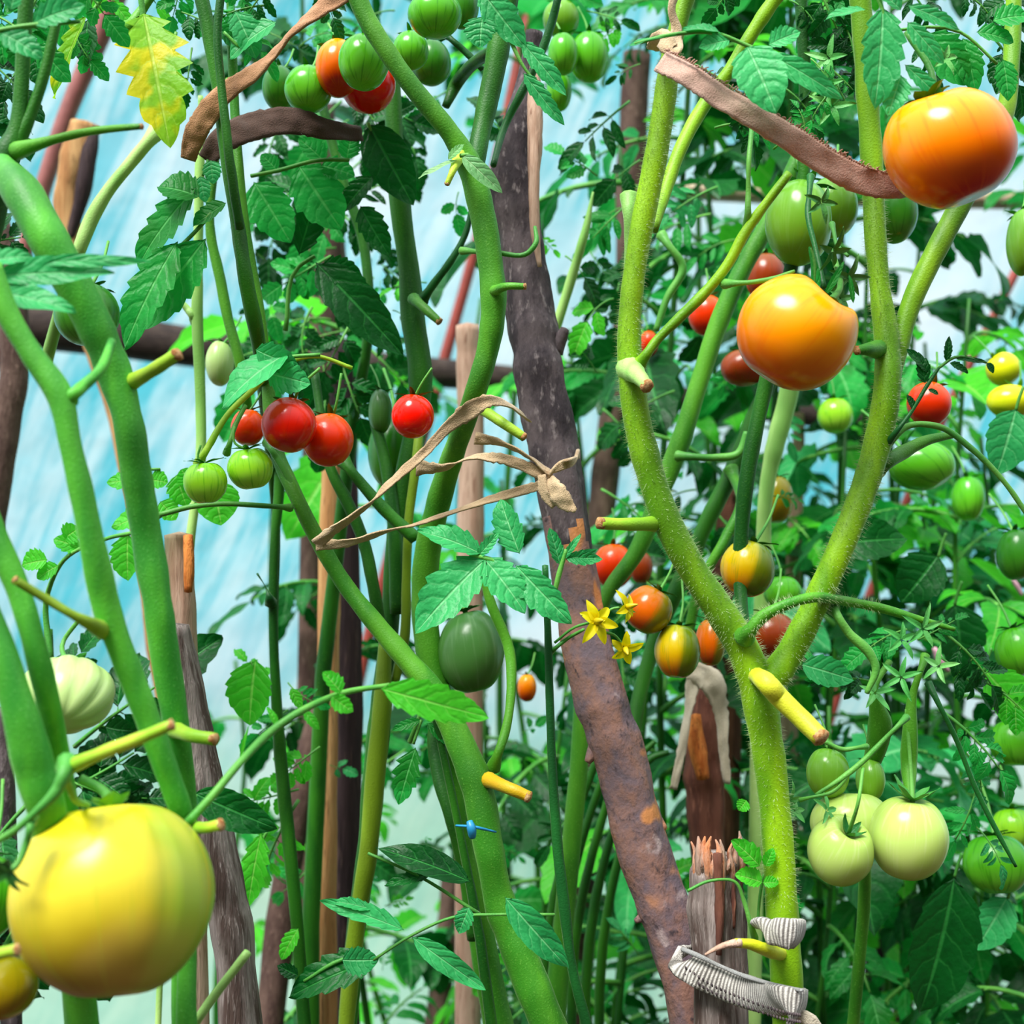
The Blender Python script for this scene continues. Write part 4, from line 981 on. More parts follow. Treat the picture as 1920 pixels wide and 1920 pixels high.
hairs(R, [(1636, 330, .83, 20), (1642, 450, .825, 20), (1652, 560, .82, 20), (1664, 650, .815, 24), (1662, 740, .81, 25), (1645, 830, .81, 26), (1615, 930, .805, 25), (1575, 1030, .80, 25), (1535, 1120, .80, 25), (1490, 1210, .80, 26), (1445, 1285, .80, 28)], 3000)
hairs(R, [(1402, 1185, .785, 12), (1425, 1160, .782, 12), (1470, 1135, .78, 10), (1530, 1120, .785, 10), (1590, 1128, .81, 9), (1650, 1140, .82, 9)], 600)
# small leaf near strap
fleaf(R, [(1420, 1740, .8, 3), (1425, 1680, .8, 3), (1432, 1640, .8, 3)], [(1425, 1625, 1372, 1575, 48, .2), (1430, 1655, 1378, 1640, 44, .2), (1435, 1625, 1450, 1590, 26), (1430, 1655, 1460, 1655, 26), (1400, 1500, 1385, 1520, 30)], 'leaf_sun', .79)
stem(R, [(1415, 1760, .79, 5), (1395, 1690, .79, 4), (1380, 1655, .79, 3), (1330, 1652, .79, 3), (1290, 1670, .79, 3)], 'petiole', 'side_shoot', 8)
stub(R, [(1480, 1790, .795, 14), (1440, 1782, .775, 13), (1405, 1770, .765, 10), (1378, 1768, .76, 8)], 'stub_yellow')
m = MB(); ptube(m, [(1388, 1768, .761, 9), (1368, 1770, .759, 8), (1345, 1778, .757, 5), (1322, 1790, .756, 2)], 4, 8, 0, .3)
tag(m.build('dried_tip', M_['wood_pale'], R), 'pale dried shrivelled tip')
# leaf over the top of the cloth
fleaf(R, [(1190, 82, .74, 3), (1260, 65, .74, 4), (1340, 62, .74, 4), (1400, 85, .74, 4), (1445, 105, .74, 4)],
      [(1400, 85, 1455, 212, 108, .2, .4, .25, -.01, .15), (1350, 60, 1280, 55, 36, .4), (1370, 75, 1310, 90, 40, -.2), (1440, 100, 1580, 185, 48, .5, .5, .25, 0, .12), (1440, 85, 1500, 60, 46, .2), (1275, 66, 1180, 85, 26, .6, .2, .3, 0, .0)], 'leaf_blue', .74)
fleaf(R, [(1640, -20, .74, 4), (1655, 20, .74, 4), (1660, 60, .74, 4)],
      [(1655, 10, 1640, 205, 92, -.1, .4, .3, 0, .25), (1690, 20, 1640, -20, 40), (1625, 18, 1545, 38, 34, .4), (1700, 10, 1800, 55, 34, .4), (1695, 120, 1775, 198, 34, .4, .4), (1690, 140, 1665, 218, 58, .1, .2), (1700, 40, 1770, 120, 40, .5)], 'leaf_blue', .74)
fleaf(R, [(1640, 60, .8, 3), (1800, 60, .8, 3), (1870, 120, .8, 3)], [(1805, 70, 1830, 175, 60, .2), (1740, 60, 1810, 160, 90, .3), (1860, 40, 1930, 30, 60), (1880, 110, 1890, 190, 50), (1830, 60, 1900, 80, 50)], 'leaf', .84)
for i, a in enumerate([(1530, -40, 1560, 130), (1600, -30, 1500, 70), (1480, 0, 1560, 90), (1520, 100, 1600, 220), (1600, 140, 1490, 180), (1640, 120, 1530, 60), (1380, -40, 1330, 40), (1340, 240, 1480, 250), (1460, 160, 1560, 260), (1300, 120, 1400, 230), (1690, -40, 1760, 90), (1760, -20, 1900, 60), (1880, -40, 1880, 120), (1450, 280, 1560, 220), (1560, 20, 1620, 160), (1850, 60, 1940, 190), (1700, 60, 1760, 170), (1360, 160, 1440, 300)]):
    pleaf(R, *a, .9, ['broad', 'narrow', 'feather'][i % 3], ['leaf_dark', 'leaf', 'leaf_dark'][i % 3 if i % 2 else 0], rnd.uniform(-.5, .5))
for a in [(1510, 250, 1490, 190), (1560, 170, 1500, 240), (1520, 110, 1560, 190), (1590, 200, 1540, 140)]:
    pleaf(R, *a, .8, 'narrow', 'leaf', rnd.uniform(-.4, .4))
# dried calyx tangle between the tomatoes
T = plant(1560, .86, 'tomato plant with the tangled truss stalks between the two big orange tomatoes')
stem(T, [(1500, -40, .9, 12), (1510, 200, .9, 12), (1500, 400, .9, 13), (1440, 700, .92, 14), (1400, 900, .92, 15), (1388, 1090, .92, 13), (1402, 1240, .90, 12), (1442, 1420, .89, 12), (1464, 1700, .89, 12), (1490, gnd(.89), .89, 13)], 'stem_dark', 'main_stem', 12)
stem(T, [(1520, 330, .84, 5), (1515, 400, .83, 6), (1530, 470, .82, 5), (1545, 540, .81, 6)], 'petiole_dark', 'peduncle', 8)
stem(T, [(1560, 420, .84, 4), (1570, 460, .83, 4), (1590, 480, .82, 3)], 'petiole', 'peduncle', 8)
for (x, y, r) in [(1540, 380, 40), (1560, 470, 46), (1590, 520, 44), (1575, 560, 34), (1555, 110, 46), (1545, 160, 42), (1560, 200, 50), (1770, 110, 34), (1535, 620, 10)]:
    m = MB(); blade_star(m, P(x, y, .8), Vector((rnd.uniform(-.5, .5), -.7, rnd.uniform(-.8, .2))), 5, r * .8 / F, 10 * .8 / F, 1.2, .7, x)
    m.build('calyx', M_['calyx_light'], T)
fleaf(T, [(1520, 570, .78, 4), (1525, 480, .78, 3), (1520, 465, .78, 2)], [(1530, 560, 1518, 462, 20, .3, .2, .5, 0, 0), (1545, 555, 1582, 490, 14, .3, .6, .4, 0, 0), (1600, 570, 1592, 515, 12)], 'leaf', .78)
T.name = 'tomato_plant'

# background stems in the V of the right plant
K = plant(1300, 1.05, 'tomato plant whose pair of slanting stems passes behind the right stem and the amber tomato')
stem(K, [(1500, 290, 1.05, 14), (1450, 400, 1.05, 16), (1395, 500, 1.05, 17), (1350, 600, 1.05, 18), (1310, 720, 1.05, 17), (1275, 830, 1.05, 19), (1240, 920, 1.05, 18), (1190, 1040, 1.05, 16), (1140, 1110, 1.05, 14), (1080, 1500, 1.05, 18), (1060, gnd(1.05), 1.05, 18)], 'stem', 'main_stem', 12)
stem(K, [(1450, 700, 1.1, 14), (1410, 790, 1.1, 15), (1375, 880, 1.1, 16), (1330, 970, 1.1, 15), (1290, 1060, 1.1, 16), (1225, 1210, 1.1, 14), (1185, 1420, 1.08, 14), (1215, 1600, 1.06, 14), (1290, 1860, 1.05, 15), (1520, gnd(1.05), 1.05, 18)], 'stem_dark', 'stem_fork', 12)
stem(K, [(1490, 600, 1.15, 14), (1480, 730, 1.15, 18), (1455, 830, 1.15, 18), (1440, 900, 1.15, 15), (1430, 1100, 1.15, 15), (1420, 1500, 1.15, 15), (1400, gnd(1.15), 1.15, 16)], 'stem_pale', 'stem_fork', 10)
stem(K, [(1370, 880, 1.09, 10), (1390, 930, 1.05, 10), (1360, 1010, 1.03, 10), (1320, 1080, 1.03, 10), (1280, 1250, 1.04, 9)], 'stem', 'side_shoot', 10)
stem(K, [(1270, 855, 1.02, 7), (1340, 858, 1.02, 7), (1385, 850, 1.02, 8), (1400, 810, 1.02, 6)], 'petiole', 'petiole', 8)
stem(K, [(1240, 440, 1.05, 7), (1280, 500, 1.05, 8), (1250, 560, 1.05, 7), (1230, 620, 1.05, 6)], 'petiole', 'petiole', 8)
stem(K, [(1000, 720, 1.13, 10), (1040, 620, 1.12, 10), (1072, 520, 1.11, 9), (1098, 430, 1.1, 7), (1112, 360, 1.1, 2)], 'stem_pale', 'side_shoot', 8)
for i in range(34):
    x = rnd.uniform(1090, 1480); y = rnd.uniform(330, 1250)
    pleaf(K, x, y, x + rnd.uniform(-130, 130), y + rnd.uniform(20, 150), rnd.uniform(1.15, 1.35), rnd.choice(['broad', 'narrow', 'feather']), rnd.choice(['leaf', 'leaf_dark', 'leaf_dark', 'leaf_dark', 'leaf_blue']), rnd.uniform(-.6, .6))

# ================================================================ tomatoes in front
tomato(212, 1685, .6, 186, 182, 't_yellow', 'huge ripening yellow tomato, the largest fruit, at the lower left', (-.12, .3, 1), 0, .0, .12, True, [(190, 1480, .63), (150, 1460, .63)], .3, seed=4, cspread=1.1, ccurl=-.4, cal_mat='calyx_light', grooves=((40, .045, .13), (24, .03, .1), (95, .012, .2), (-40, .05, .2), (-90, .05, .2)))
tomato(-8, 1850, .63, 78, 62, 't_olive', 'dark olive tomato cut by the left edge below the huge yellow one', (0, .3, 1), 4, .05, seed=8)
tomato(-25, 1680, .64, 60, 80, 't_green', 'green tomato mostly cut off by the left edge beside the huge yellow one', (0, .3, 1), seed=9)
tomato(122, 1302, .72, 93, 74, 't_pale', 'pale green ribbed tomato with a brown scar underneath, at the left', (-.1, .75, .6), 9, .14, .06, True, [(120, 1200, .76), (150, 1160, .76)], .5, seed=2, scar=True)
tomato(1780, 278, .74, 121, 112, 't_orange', 'large glossy orange tomato at the upper right, redder underneath', (-.34, .1, .94), 0, .0, .12, True, [(1750, 150, .75), (1700, 60, .76)], .5, seed=3, cspread=1.2, ccurl=.2, saddle=.05, heart=-.02)
tomato(1495, 624, .77, 112, 109, 't_amber', 'large heart-shaped amber tomato hanging between the forked right stems', (.6, -.1, .79), 0, .0, .2, True, [(1575, 540, .79), (1560, 470, .82)], .35, seed=11, heart=.17, saddle=.055)
# cherry group
tomato(542, 797, .86, 52, 52, 't_red', 'red cherry tomato, largest of the trio above the green ones', (.1, .5, .9), seed=21, ped=[(560, 730), (600, 690)], group=None, name='cherry_tomato')
tomato(615, 825, .885, 48, 50, 't_redorange', 'orange-red cherry tomato half hidden behind the largest red one', (.1, .5, .9), seed=22, ped=[(630, 760), (640, 700)], name='cherry_tomato')
tomato(465, 802, .91, 32, 34, 't_redorange', 'small orange-red cherry tomato hidden behind the calyx at the left of the trio', (0, .2, .9), seed=23, name='cherry_tomato')
tomato(774, 781, .86, 40, 41, 't_scarlet', 'single bright scarlet cherry tomato in front of the dark stem', (.05, .3, 1), seed=24, ped=[(790, 720), (810, 690)], name='cherry_tomato')
tomato(385, 906, .85, 41, 38, 't_lime', 'striped lime green cherry tomato, the lower of the two by the pale film', (-.05, .0, 1), seed=25, ped=[(372, 860), (376, 835)], name='cherry_tomato', cal_len=1.1)
tomato(469, 879, .86, 43, 39, 't_lime', 'striped lime green cherry tomato just under the red ones', (-.15, .0, 1), seed=26, ped=[(440, 830), (440, 800)], name='cherry_tomato', cal_len=1.1)
# top cluster
tomato(682, 118, .88, 48, 51, 't_green', 'green cherry tomato in front of an orange one in the top cluster', (.1, .3, 1), seed=31, name='cherry_tomato')
tomato(634, 128, .92, 42, 54, 't_orange', 'orange cherry tomato partly behind a green one in the top cluster', (-.1, .5, .9), seed=32, name='cherry_tomato')
tomato(690, 160, .95, 52, 52, 't_scarlet', 'red cherry tomato showing under the green one in the top cluster', (0, .4, .9), seed=33, name='cherry_tomato')
tomato(578, 168, .93, 45, 44, 't_green', 'dark green cherry tomato left of the orange one in the top cluster', (0, .4, .9), seed=34, name='cherry_tomato')
tomato(524, 166, .97, 32, 42, 't_deep', 'dim green cherry tomato at the left end of the top cluster', (0, .4, .9), seed=35, name='cherry_tomato')
tomato(815, 28, .88, 51, 43, 't_green', 'bright green tomato touching the top edge near the middle', (0, .2, 1), seed=36, name='cherry_tomato')
tomato(868, 14, .93, 30, 40, 't_deep', 'shaded green tomato half behind the bright one at the top edge', (0, .3, 1), seed=37, name='cherry_tomato')
tomato(770, 96, .93, 34, 36, 't_green', 'small green cherry tomato right of the speckled stem in the top cluster', (0, .3, 1), seed=38, name='cherry_tomato')
tomato(808, 118, .97, 38, 42, 't_deep', 'dull dark green tomato hanging lowest right of the speckled stem', (0, .3, 1), seed=39, name='cherry_tomato')
tomato(1104, 108, 1.1, 37, 46, 't_green', 'green oval tomato, right one of the pair by the white film at the top', (0, .2, 1), seed=41, name='cherry_tomato')
tomato(1056, 102, 1.08, 29, 38, 't_green', 'lighter green tomato, left one of the pair by the white film at the top', (0, .2, 1), seed=42, name='cherry_tomato')
tomato(1048, 172, 1.12, 24, 36, 't_green', 'small green tomato lowest under the pair at the top', (0, .2, 1), seed=43, name='cherry_tomato')
tomato(1052, 36, 1.12, 34, 34, 't_mid', 'pale green tomato above the pair at the top', (0, .2, 1), seed=44, name='cherry_tomato')
# hidden and turning ones
tomato(884, 1222, .95, 62, 78, 't_dull', 'dull green hanging tomato behind the blue-green leaf in the centre', (-.2, .1, 1), 0, .0, .05, True, [(860, 1120, .97), (840, 1060, .98)], .5, seed=51)
tomato(1497, 418, .9, 62, 80, 't_mid', 'long oval green tomato above the amber one', (.3, .3, 1), 0, 0, .05, seed=52, name='plum_tomato')
tomato(1560, 390, .96, 48, 56, 't_mid', 'shaded green tomato behind the long oval one', (0, .3, 1), seed=53, name='plum_tomato')
tomato(1678, 400, .95, 42, 56, 't_deep', 'deep green tomato in shade under the large orange tomato', (0, .3, 1), seed=54)
tomato(1402, 1066, .93, 51, 54, 't_turning', 'yellow-olive plum tomato with an orange bottom between the right forks', (.3, .2, 1), seed=55, name='plum_tomato', cspread=1.3)
tomato(1216, 1143, .93, 45, 46, 't_bronze', 'bronze-orange tomato right of the yellow flowers', (.5, .1, .8), seed=56, name='plum_tomato')
tomato(1270, 1221, .93, 43, 51, 't_turning', 'green-and-yellow striped plum tomato under the bronze one', (.1, .2, 1), seed=57, name='plum_tomato')
tomato(1332, 1205, .97, 28, 44, 't_bronze', 'bronze tomato squeezed behind the lower right stem', (.1, .2, 1), seed=58, name='plum_tomato')
tomato(1448, 1192, 1.0, 48, 44, 't_brown', 'dark brownish-red tomato seen through the fork of the Y stem', (0, .3, 1), seed=59, name='plum_tomato')
tomato(1456, 937, 1.2, 31, 44, 't_olive', 'olive oval tomato hanging high between the right forks', (0, .2, 1), seed=60, name='plum_tomato')
tomato(1150, 1062, 1.15, 38, 42, 't_redorange', 'red tomato partly behind the leaning pole above the flowers', (0, .3, 1), seed=61, name='plum_tomato')
tomato(1202, 1064, 1.2, 22, 30, 't_brown', 'small dark red tomato right of the red one above the flowers', (0, .3, 1), seed=62, name='plum_tomato')
tomato(1468, 1112, 1.1, 36, 32, 't_green', 'small green tomato below the yellow-olive one', (0, .3, 1), seed=63, name='cherry_tomato')
tomato(1325, 592, 1.15, 34, 38, 't_redorange', 'reddish tomato behind the thin stalk left of the amber tomato', (0, .3, 1), seed=64, name='plum_tomato')
tomato(1216, 645, 1.3, 18, 24, 't_redorange', 'tiny red tomato glimpsed right of the upper right stem', (0, .3, 1), seed=65, name='cherry_tomato')
tomato(1435, 520, 1.1, 38, 44, 't_brown', 'dark maroon tomato hidden above the amber one', (0, .3, 1), seed=66, name='plum_tomato')
tomato(1395, 690, 1.1, 44, 34, 't_brown', 'dark tomato hidden at the lower left of the amber one', (0, .3, 1), seed=67, name='plum_tomato')
tomato(988, 1290, 1.2, 18, 26, 't_orange', 'small orange tomato glimpsed low behind the centre stems', (0, .3, 1), seed=68, name='cherry_tomato')
# right side
tomato(1742, 758, .95, 41, 42, 't_redorange', 'orange-red tomato behind the dark feathery leaf at the right', (.3, .3, .9), seed=71, name='cherry_tomato')
tomato(1881, 692, 1.2, 32, 32, 't_lemon', 'small lemon yellow tomato at the right edge, upper of two', (-.5, .3, .7), seed=72, name='cherry_tomato')
tomato(1895, 753, 1.15, 44, 32, 't_lemon', 'yellow-green tomato at the right edge, below the lemon one', (.4, .3, .7), seed=73, name='cherry_tomato')
tomato(1566, 780, 1.3, 33, 33, 't_lime', 'small lime green tomato just below the amber one', (0, .3, 1), seed=74, name='cherry_tomato')
tomato(1728, 872, 1.1, 62, 48, 't_green', 'bright green tomato lying under the arching leaf stalk at the right', (-.6, .3, .7), seed=75)
tomato(1918, 455, 1.0, 28, 62, 't_mid', 'green tomato cut by the right edge below the large orange tomato', (0, .3, 1), seed=76)
tomato(1815, 935, 1.3, 30, 42, 't_green', 'small green tomato in the dark foliage at the right', (0, .3, 1), seed=77, name='cherry_tomato')
tomato(1905, 1040, 1.1, 34, 48, 't_deep', 'deep green tomato at the right edge above the bright one', (0, .3, 1), seed=78)
tomato(1908, 1222, 1.05, 42, 48, 't_green', 'bright green tomato with a shine at the right edge', (-.2, .3, 1), seed=79)
tomato(1905, 1392, 1.1, 50, 44, 't_green', 'green tomato at the right edge under a broad leaf', (0, .3, 1), seed=80)
tomato(1868, 1620, 1.05, 62, 56, 't_green', 'large green tomato low at the right edge behind a hanging leaf', (0, .3, 1), 4, .05, seed=81)
tomato(1900, 1555, 1.12, 40, 40, 't_lime', 'light green tomato above the large low one at the right edge', (0, .3, 1), seed=82)
tomato(1856, 1730, 1.3, 26, 26, 't_mid', 'small dim green tomato low at the right below the large one', (0, .3, 1), seed=83, name='cherry_tomato')
tomato(412, 682, 1.05, 26, 42, 't_pale', 'whitish-green plum tomato behind the left leaf tip', (.1, .3, 1), seed=84, name='plum_tomato')
tomato(163, 590, .78, 60, 58, 't_deep', 'shaded green tomato behind the thick left stem', (0, .3, 1), seed=85)
tomato(713, 772, 1.0, 22, 42, 't_dull', 'dull green plum tomato just left of the scarlet one', (0, .3, 1), seed=86, name='plum_tomato')
tomato(740, 850, 1.04, 50, 70, 't_deep', 'shaded dark green tomato below the scarlet one among the stems', (0, .3, 1), seed=87, name='plum_tomato')
# pale cluster
tomato(1704, 1572, .82, 73, 75, 't_white', 'whitish-green round tomato, right one of the pale hanging cluster', (.1, -.05, 1), 0, 0, .1, True, [(1708, 1450, .83), (1700, 1330, .84)], .85, seed=91, cspread=1.2, ccurl=-.5)
tomato(1576, 1595, .81, 61, 66, 't_white', 'whitish-green tomato with a sunken top, left one of the pale cluster', (.3, -.45, .85), 0, .0, .3, True, [(1610, 1500, .79), (1618, 1440, .8)], .6, seed=92, cspread=1.0, ccurl=-.6)
tomato(1596, 1545, .86, 76, 60, 't_white', 'pale tomato squeezed behind the two front ones of the pale cluster', (0, .3, 1), seed=93, calyx=False)
tomato(1552, 1450, .86, 40, 48, 't_mid', 'glossy mid-green tomato at the top left of the pale cluster', (.2, .3, 1), seed=94)
tomato(1632, 1462, .88, 27, 40, 't_mid', 'small green tomato behind the stalks of the pale cluster', (0, .3, 1), seed=95)
Z = plant(1700, .9, 'tomato plant bearing the pale cluster, with thin branching stalks at lower right')
stem(Z, [(1668, 1240, .87, 6), (1640, 1290, .86, 7), (1650, 1360, .87, 22), (1630, 1450, .89, 14), (1620, 1700, .95, 12), (1600, 1920, .97, 12), (1600, gnd(.97), .97, 14)], 'stem', 'main_stem', 10)
stem(Z, [(1735, 1230, .84, 6), (1712, 1300, .84, 8), (1706, 1370, .84, 14), (1704, 1440, .84, 15), (1706, 1500, .825, 8)], 'stem', 'peduncle', 10)
stem(Z, [(1700, 1345, .8, 5), (1660, 1385, .8, 5), (1615, 1430, .8, 6), (1570, 1465, .8, 5), (1530, 1490, .8, 3)], 'petiole', 'peduncle', 8)
stem(Z, [(1625, 1400, .8, 4), (1580, 1405, .8, 5), (1545, 1390, .8, 4)], 'petiole', 'peduncle', 8)
stem(Z, [(1500, 1500, .8, 3), (1560, 1485, .8, 4), (1600, 1440, .8, 4)], 'petiole', 'peduncle', 8)
stem(Z, [(1740, 1280, .84, 5), (1790, 1380, .84, 5), (1830, 1480, .84, 5), (1870, 1560, .84, 5), (1905, 1625, .84, 3)], 'petiole_dark', 'petiole', 8)
for (x, y, r) in [(1480, 1500, 34), (1490, 1520, 26), (1690, 1270, 50), (1640, 1300, 40), (1730, 1180, 50), (1690, 1200, 44), (1760, 1250, 40), (1550, 1520, 40)]:
    m = MB(); blade_star(m, P(x, y, .81), Vector((rnd.uniform(-.6, .6), -.6, rnd.uniform(-.2, .6))), 5, r * .8 / F, 9 * .8 / F, 1.3, .6, x)
    m.build('calyx', M_['calyx_light'], Z)
for i, a in enumerate([(1760, 1330, 1900, 1470, 'leaf'), (1830, 1480, 1760, 1600, 'leaf'), (1850, 1280, 1960, 1360, 'leaf_sun'), (1800, 1400, 1860, 1520, 'leaf_blue'), (1760, 1230, 1850, 1330, 'leaf_dark'), (1700, 1180, 1600, 1240, 'leaf'), (1720, 1200, 1820, 1180, 'leaf'), (1830, 1550, 1880, 1640, 'leaf_blue'), (1640, 1280, 1540, 1280, 'leaf_dark'), (1760, 1180, 1900, 1300, 'leaf_dark'), (1560, 1300, 1500, 1240, 'leaf')]):
    pleaf(Z, *a[:4], .93, ['feather', 'narrow', 'broad'][i % 3], a[4], rnd.uniform(-.4, .4))

for (w_, mk_, dd_) in (((1905, 765, 1868, 890, 95), 'leaf_blue', 1.0), ((1845, 1255, 1945, 1375, 95), 'leaf_sun', .98), ((1790, 1640, 1725, 1900, 140), 'leaf_dark', 1.02), ((1500, 1245, 1600, 1275, 62), 'leaf_blue', .92), ((1890, 1680, 1830, 1780, 80), 'leaf_blue', 1.05), ((1560, 1020, 1700, 1010, 90), 'leaf_dark', 1.1), ((1760, 1040, 1690, 1130, 100), 'leaf_dark', 1.1), ((1790, 1130, 1800, 1260, 110), 'leaf_dark', 1.15)):
    fleaf(Z, [(w_[0] + 14, w_[1] - 40, dd_, 3), (w_[0] + 6, w_[1] - 18, dd_, 3), (w_[0], w_[1] + 4, dd_, 3)], [w_ + (rnd.uniform(-.3, .3), .4, .25, 0, .12)], mk_, dd_)
# ================================================================ ties
mb = MB()
ribbon(mb, [(1238, 112, .765, 22, .1), (1290, 138, .755, 22, .05), (1350, 178, .75, 23, -.05), (1420, 218, .75, 24, -.1), (1490, 262, .755, 25, 0), (1560, 308, .76, 26, .1), (1620, 338, .765, 26, .2), (1680, 350, .77, 22, .3), (1740, 340, .79, 20, .5), (1800, 300, .83, 20, .6)], 10, 8, .0015, 0, .22, .12, 2)
o = mb.build('cloth_tie', M_['cloth']); tag(o, 'brown frayed cloth strip stretched from the right stem to behind the large orange tomato', 'cloth tie')
m = MB()
dd = cr([(1238, 112, .765, 22), (1290, 138, .755, 22), (1350, 178, .75, 23), (1420, 218, .75, 24), (1490, 262, .755, 25), (1560, 308, .76, 26), (1620, 338, .765, 26), (1670, 350, .77, 24)], 14)
for q, q2 in zip(dd, dd[1:]):
    l = math.hypot(q2[0] - q[0], q2[1] - q[1]); nx, ny = (q2[1] - q[1]) / l, -(q2[0] - q[0]) / l
    for rep_ in range(2):
        e = q[3] * .93; h = rnd.choice((1, 2, 4, 9)); tx = rnd.uniform(-7, 7)
        ptube(m, [(q[0] + nx * e, q[1] + ny * e, q[2] - .001, 2.0), (q[0] + nx * (e + h * .6) + tx * .3, q[1] + ny * (e + h * .6), q[2] - .002, 1.4), (q[0] + nx * (e + h) + tx, q[1] + ny * (e + h) + abs(tx) * .3, q[2] - .002, .9)], 2, 5, 0, 0)
part_of(o, 'frayed_edge', m, 'cloth_fray', 'loose frayed threads')
m = MB(); ribbon(m, [(1225, 95, .79, 14, .9), (1240, 70, .775, 18, .3), (1262, 92, .77, 16, -.3), (1270, 60, .78, 12, .4), (1262, 10, .78, 9, .7), (1290, -50, .79, 9, .4)], 8, 6, .001, 0, .3, .2, 6)
part_of(o, 'knot', m, 'cloth_straw', 'faded knot around the stem')

mb = MB()
ribbon(mb, [(700, -50, .84, 20, .2), (630, -5, .84, 18, .1), (580, 28, .84, 16, .5), (540, 62, .845, 14, .9), (510, 100, .85, 14, .7), (465, 140, .85, 18, .3), (420, 172, .85, 20, .1), (385, 215, .852, 22, -.1), (362, 260, .855, 20, -.2), (352, 300, .86, 14, -.2)], 10, 8, .0015, 0, .25, .12, 4)
o = mb.build('cloth_tie', M_['cloth_tan']); tag(o, 'tan twisted cloth strip arching down from the top edge at upper left', 'cloth tie')
mb = MB()
ribbon(mb, [(385, 300, .9, 16, .2), (415, 262, .9, 24, .1), (470, 235, .91, 28, -.1), (540, 225, .92, 26, .1), (610, 240, .93, 20, .2), (680, 250, .96, 14, .2)], 10, 8, .0015, 0, .3, .12, 8)
o = mb.build('cloth_tie', M_['cloth_dark']); tag(o, 'dark brown cloth sling under the top cherry tomato cluster', 'cloth tie')

mb = MB()
ribbon(mb, [(592, 1022, .86, 12.2, .3), (640, 985, .85, 9.5, .9), (690, 950, .84, 9.5, 1.6), (740, 900, .835, 10.8, 2.3), (790, 855, .83, 9.5, 3.0), (840, 800, .83, 10.8, 3.6), (880, 770, .83, 17.6, 3.4), (920, 752, .83, 10.8, 3.0), (960, 765, .85, 6.8, 2.4), (990, 790, .88, 6.8, 2.0)], 8, 6, .001, 0, .4, .3, 12)
ribbon(mb, [(592, 1022, .86, 10.8, .0), (660, 1018, .865, 8.1, .8), (720, 1000, .87, 8.1, 1.4), (780, 985, .88, 6.8, 2.0), (900, 945, .89, 8.1, 2.3), (980, 920, .89, 9.5, 2.9), (1030, 905, .888, 9.5, 3.2)], 8, 6, .001, 0, .4, .3, 14)
ribbon(mb, [(780, 878, .86, 16.2, .3), (830, 880, .86, 10.8, 1.2), (880, 862, .86, 9.5, 2.0), (930, 860, .865, 10.8, 2.7), (985, 875, .87, 10.8, 3.1), (1030, 900, .872, 12.2, 3.2)], 8, 6, .001, 0, .4, .3, 16)
ribbon(mb, [(890, 822, .87, 12.2, .3), (930, 830, .87, 9.5, 1.0), (985, 855, .87, 9.5, 1.6), (1030, 890, .872, 10.8, 2.2)], 8, 6, .001, 0, .4, .3, 17)
for q in range(5):
    ptube(mb, [(1022, 888 + q * 4, .872, 4), (1050, 880 - q * 3, .868, 4), (1075, 865 - q * 2 + 3, .88, 4), (1084, 845 + q * 3, .92, 4)], 5, 6, 0, .1)
ribbon(mb, [(1030, 895, .868, 9, .2), (1042, 920, .862, 18, .3), (1062, 945, .86, 15, .2), (1080, 958, .86, 4, .1)], 6, 6, .001, 0, .5, .3, 18)
ribbon(mb, [(1015, 890, .868, 8, .2), (1020, 925, .865, 9, .3), (1040, 950, .865, 7, .2)], 6, 6, .001, 0, .5, .3, 19)
o = mb.build('twine_tie', M_['cloth_straw']); tag(o, 'twisted straw-coloured rag tie knotted round the leaning pole in the centre', 'twine')

mb = MB()
ribbon(mb, [(1290, 1790, .875, 20, -.9), (1279, 1800, .856, 25, -.6), (1298, 1816, .843, 28, -.2), (1335, 1836, .837, 29, 0), (1385, 1858, .822, 31, .0), (1440, 1878, .79, 33, .0), (1475, 1888, .766, 34, 0), (1500, 1892, .766, 34, 0), (1510, 1892, .775, 34, 0)], 12, 10, .002, 0, .06, .02, 22, cup=.25)
o = mb.build('knit_strap', M_['strap']); tag(o, 'grey ribbed knit strap wrapped round the weathered stake, with a row of holes', 'strap')
m = MB(); d = cr([(1286, 1816, .846, 3), (1335, 1848, .834, 3), (1385, 1870, .819, 3), (1440, 1890, .787, 3), (1475, 1900, .765, 3), (1500, 1904, .762, 3)], 6)
for q in d[::1]:
    for j in (0, 1):
        ptube(m, [(q[0] - 1, q[1] - 4 + 13 * j, q[2] - .0012, 1.5), (q[0], q[1] - 1 + 13 * j, q[2] - .0014, 2.2), (q[0] + 1, q[1] + 2 + 13 * j, q[2] - .0012, 1.5)], 2, 6, 0, 0)
part_of(o, 'hole_row', m, 'bark_dark', 'row of dark stitch holes')
m = MB(); ptube(m, [(1280, 1780, .852, 5), (1300, 1788, .843, 5), (1345, 1809, .835, 4), (1400, 1832, .815, 4), (1450, 1846, .785, 4), (1503, 1857, .762, 4)], 6, 8, 0, .1)
part_of(o, 'strap_edge', m, 'strap_edge', 'rolled edge')
m = MB(); ribbon(m, [(1480, 1905, .775, 10, 0), (1515, 1912, .77, 14, .2), (1540, 1945, .77, 10, .3)], 6, 5, .001, 0, .2, .1, 33)
part_of(o, 'loose_end', m, 'cloth_white', 'white loose end')
mb = MB()
ribbon(mb, [(1412, 1738, .80, 10, -.9), (1424, 1742, .775, 18, -.4), (1445, 1748, .762, 25, -.1), (1470, 1752, .755, 28, 0), (1498, 1756, .758, 29, 0), (1508, 1757, .768, 29, 0)], 10, 8, .002, 0, .08, .02, 23, cup=.3)
o = mb.build('knit_strap', M_['strap']); tag(o, 'short grey knit strap curled round the right stem just above the yellow stub', 'strap')
mb = MB()
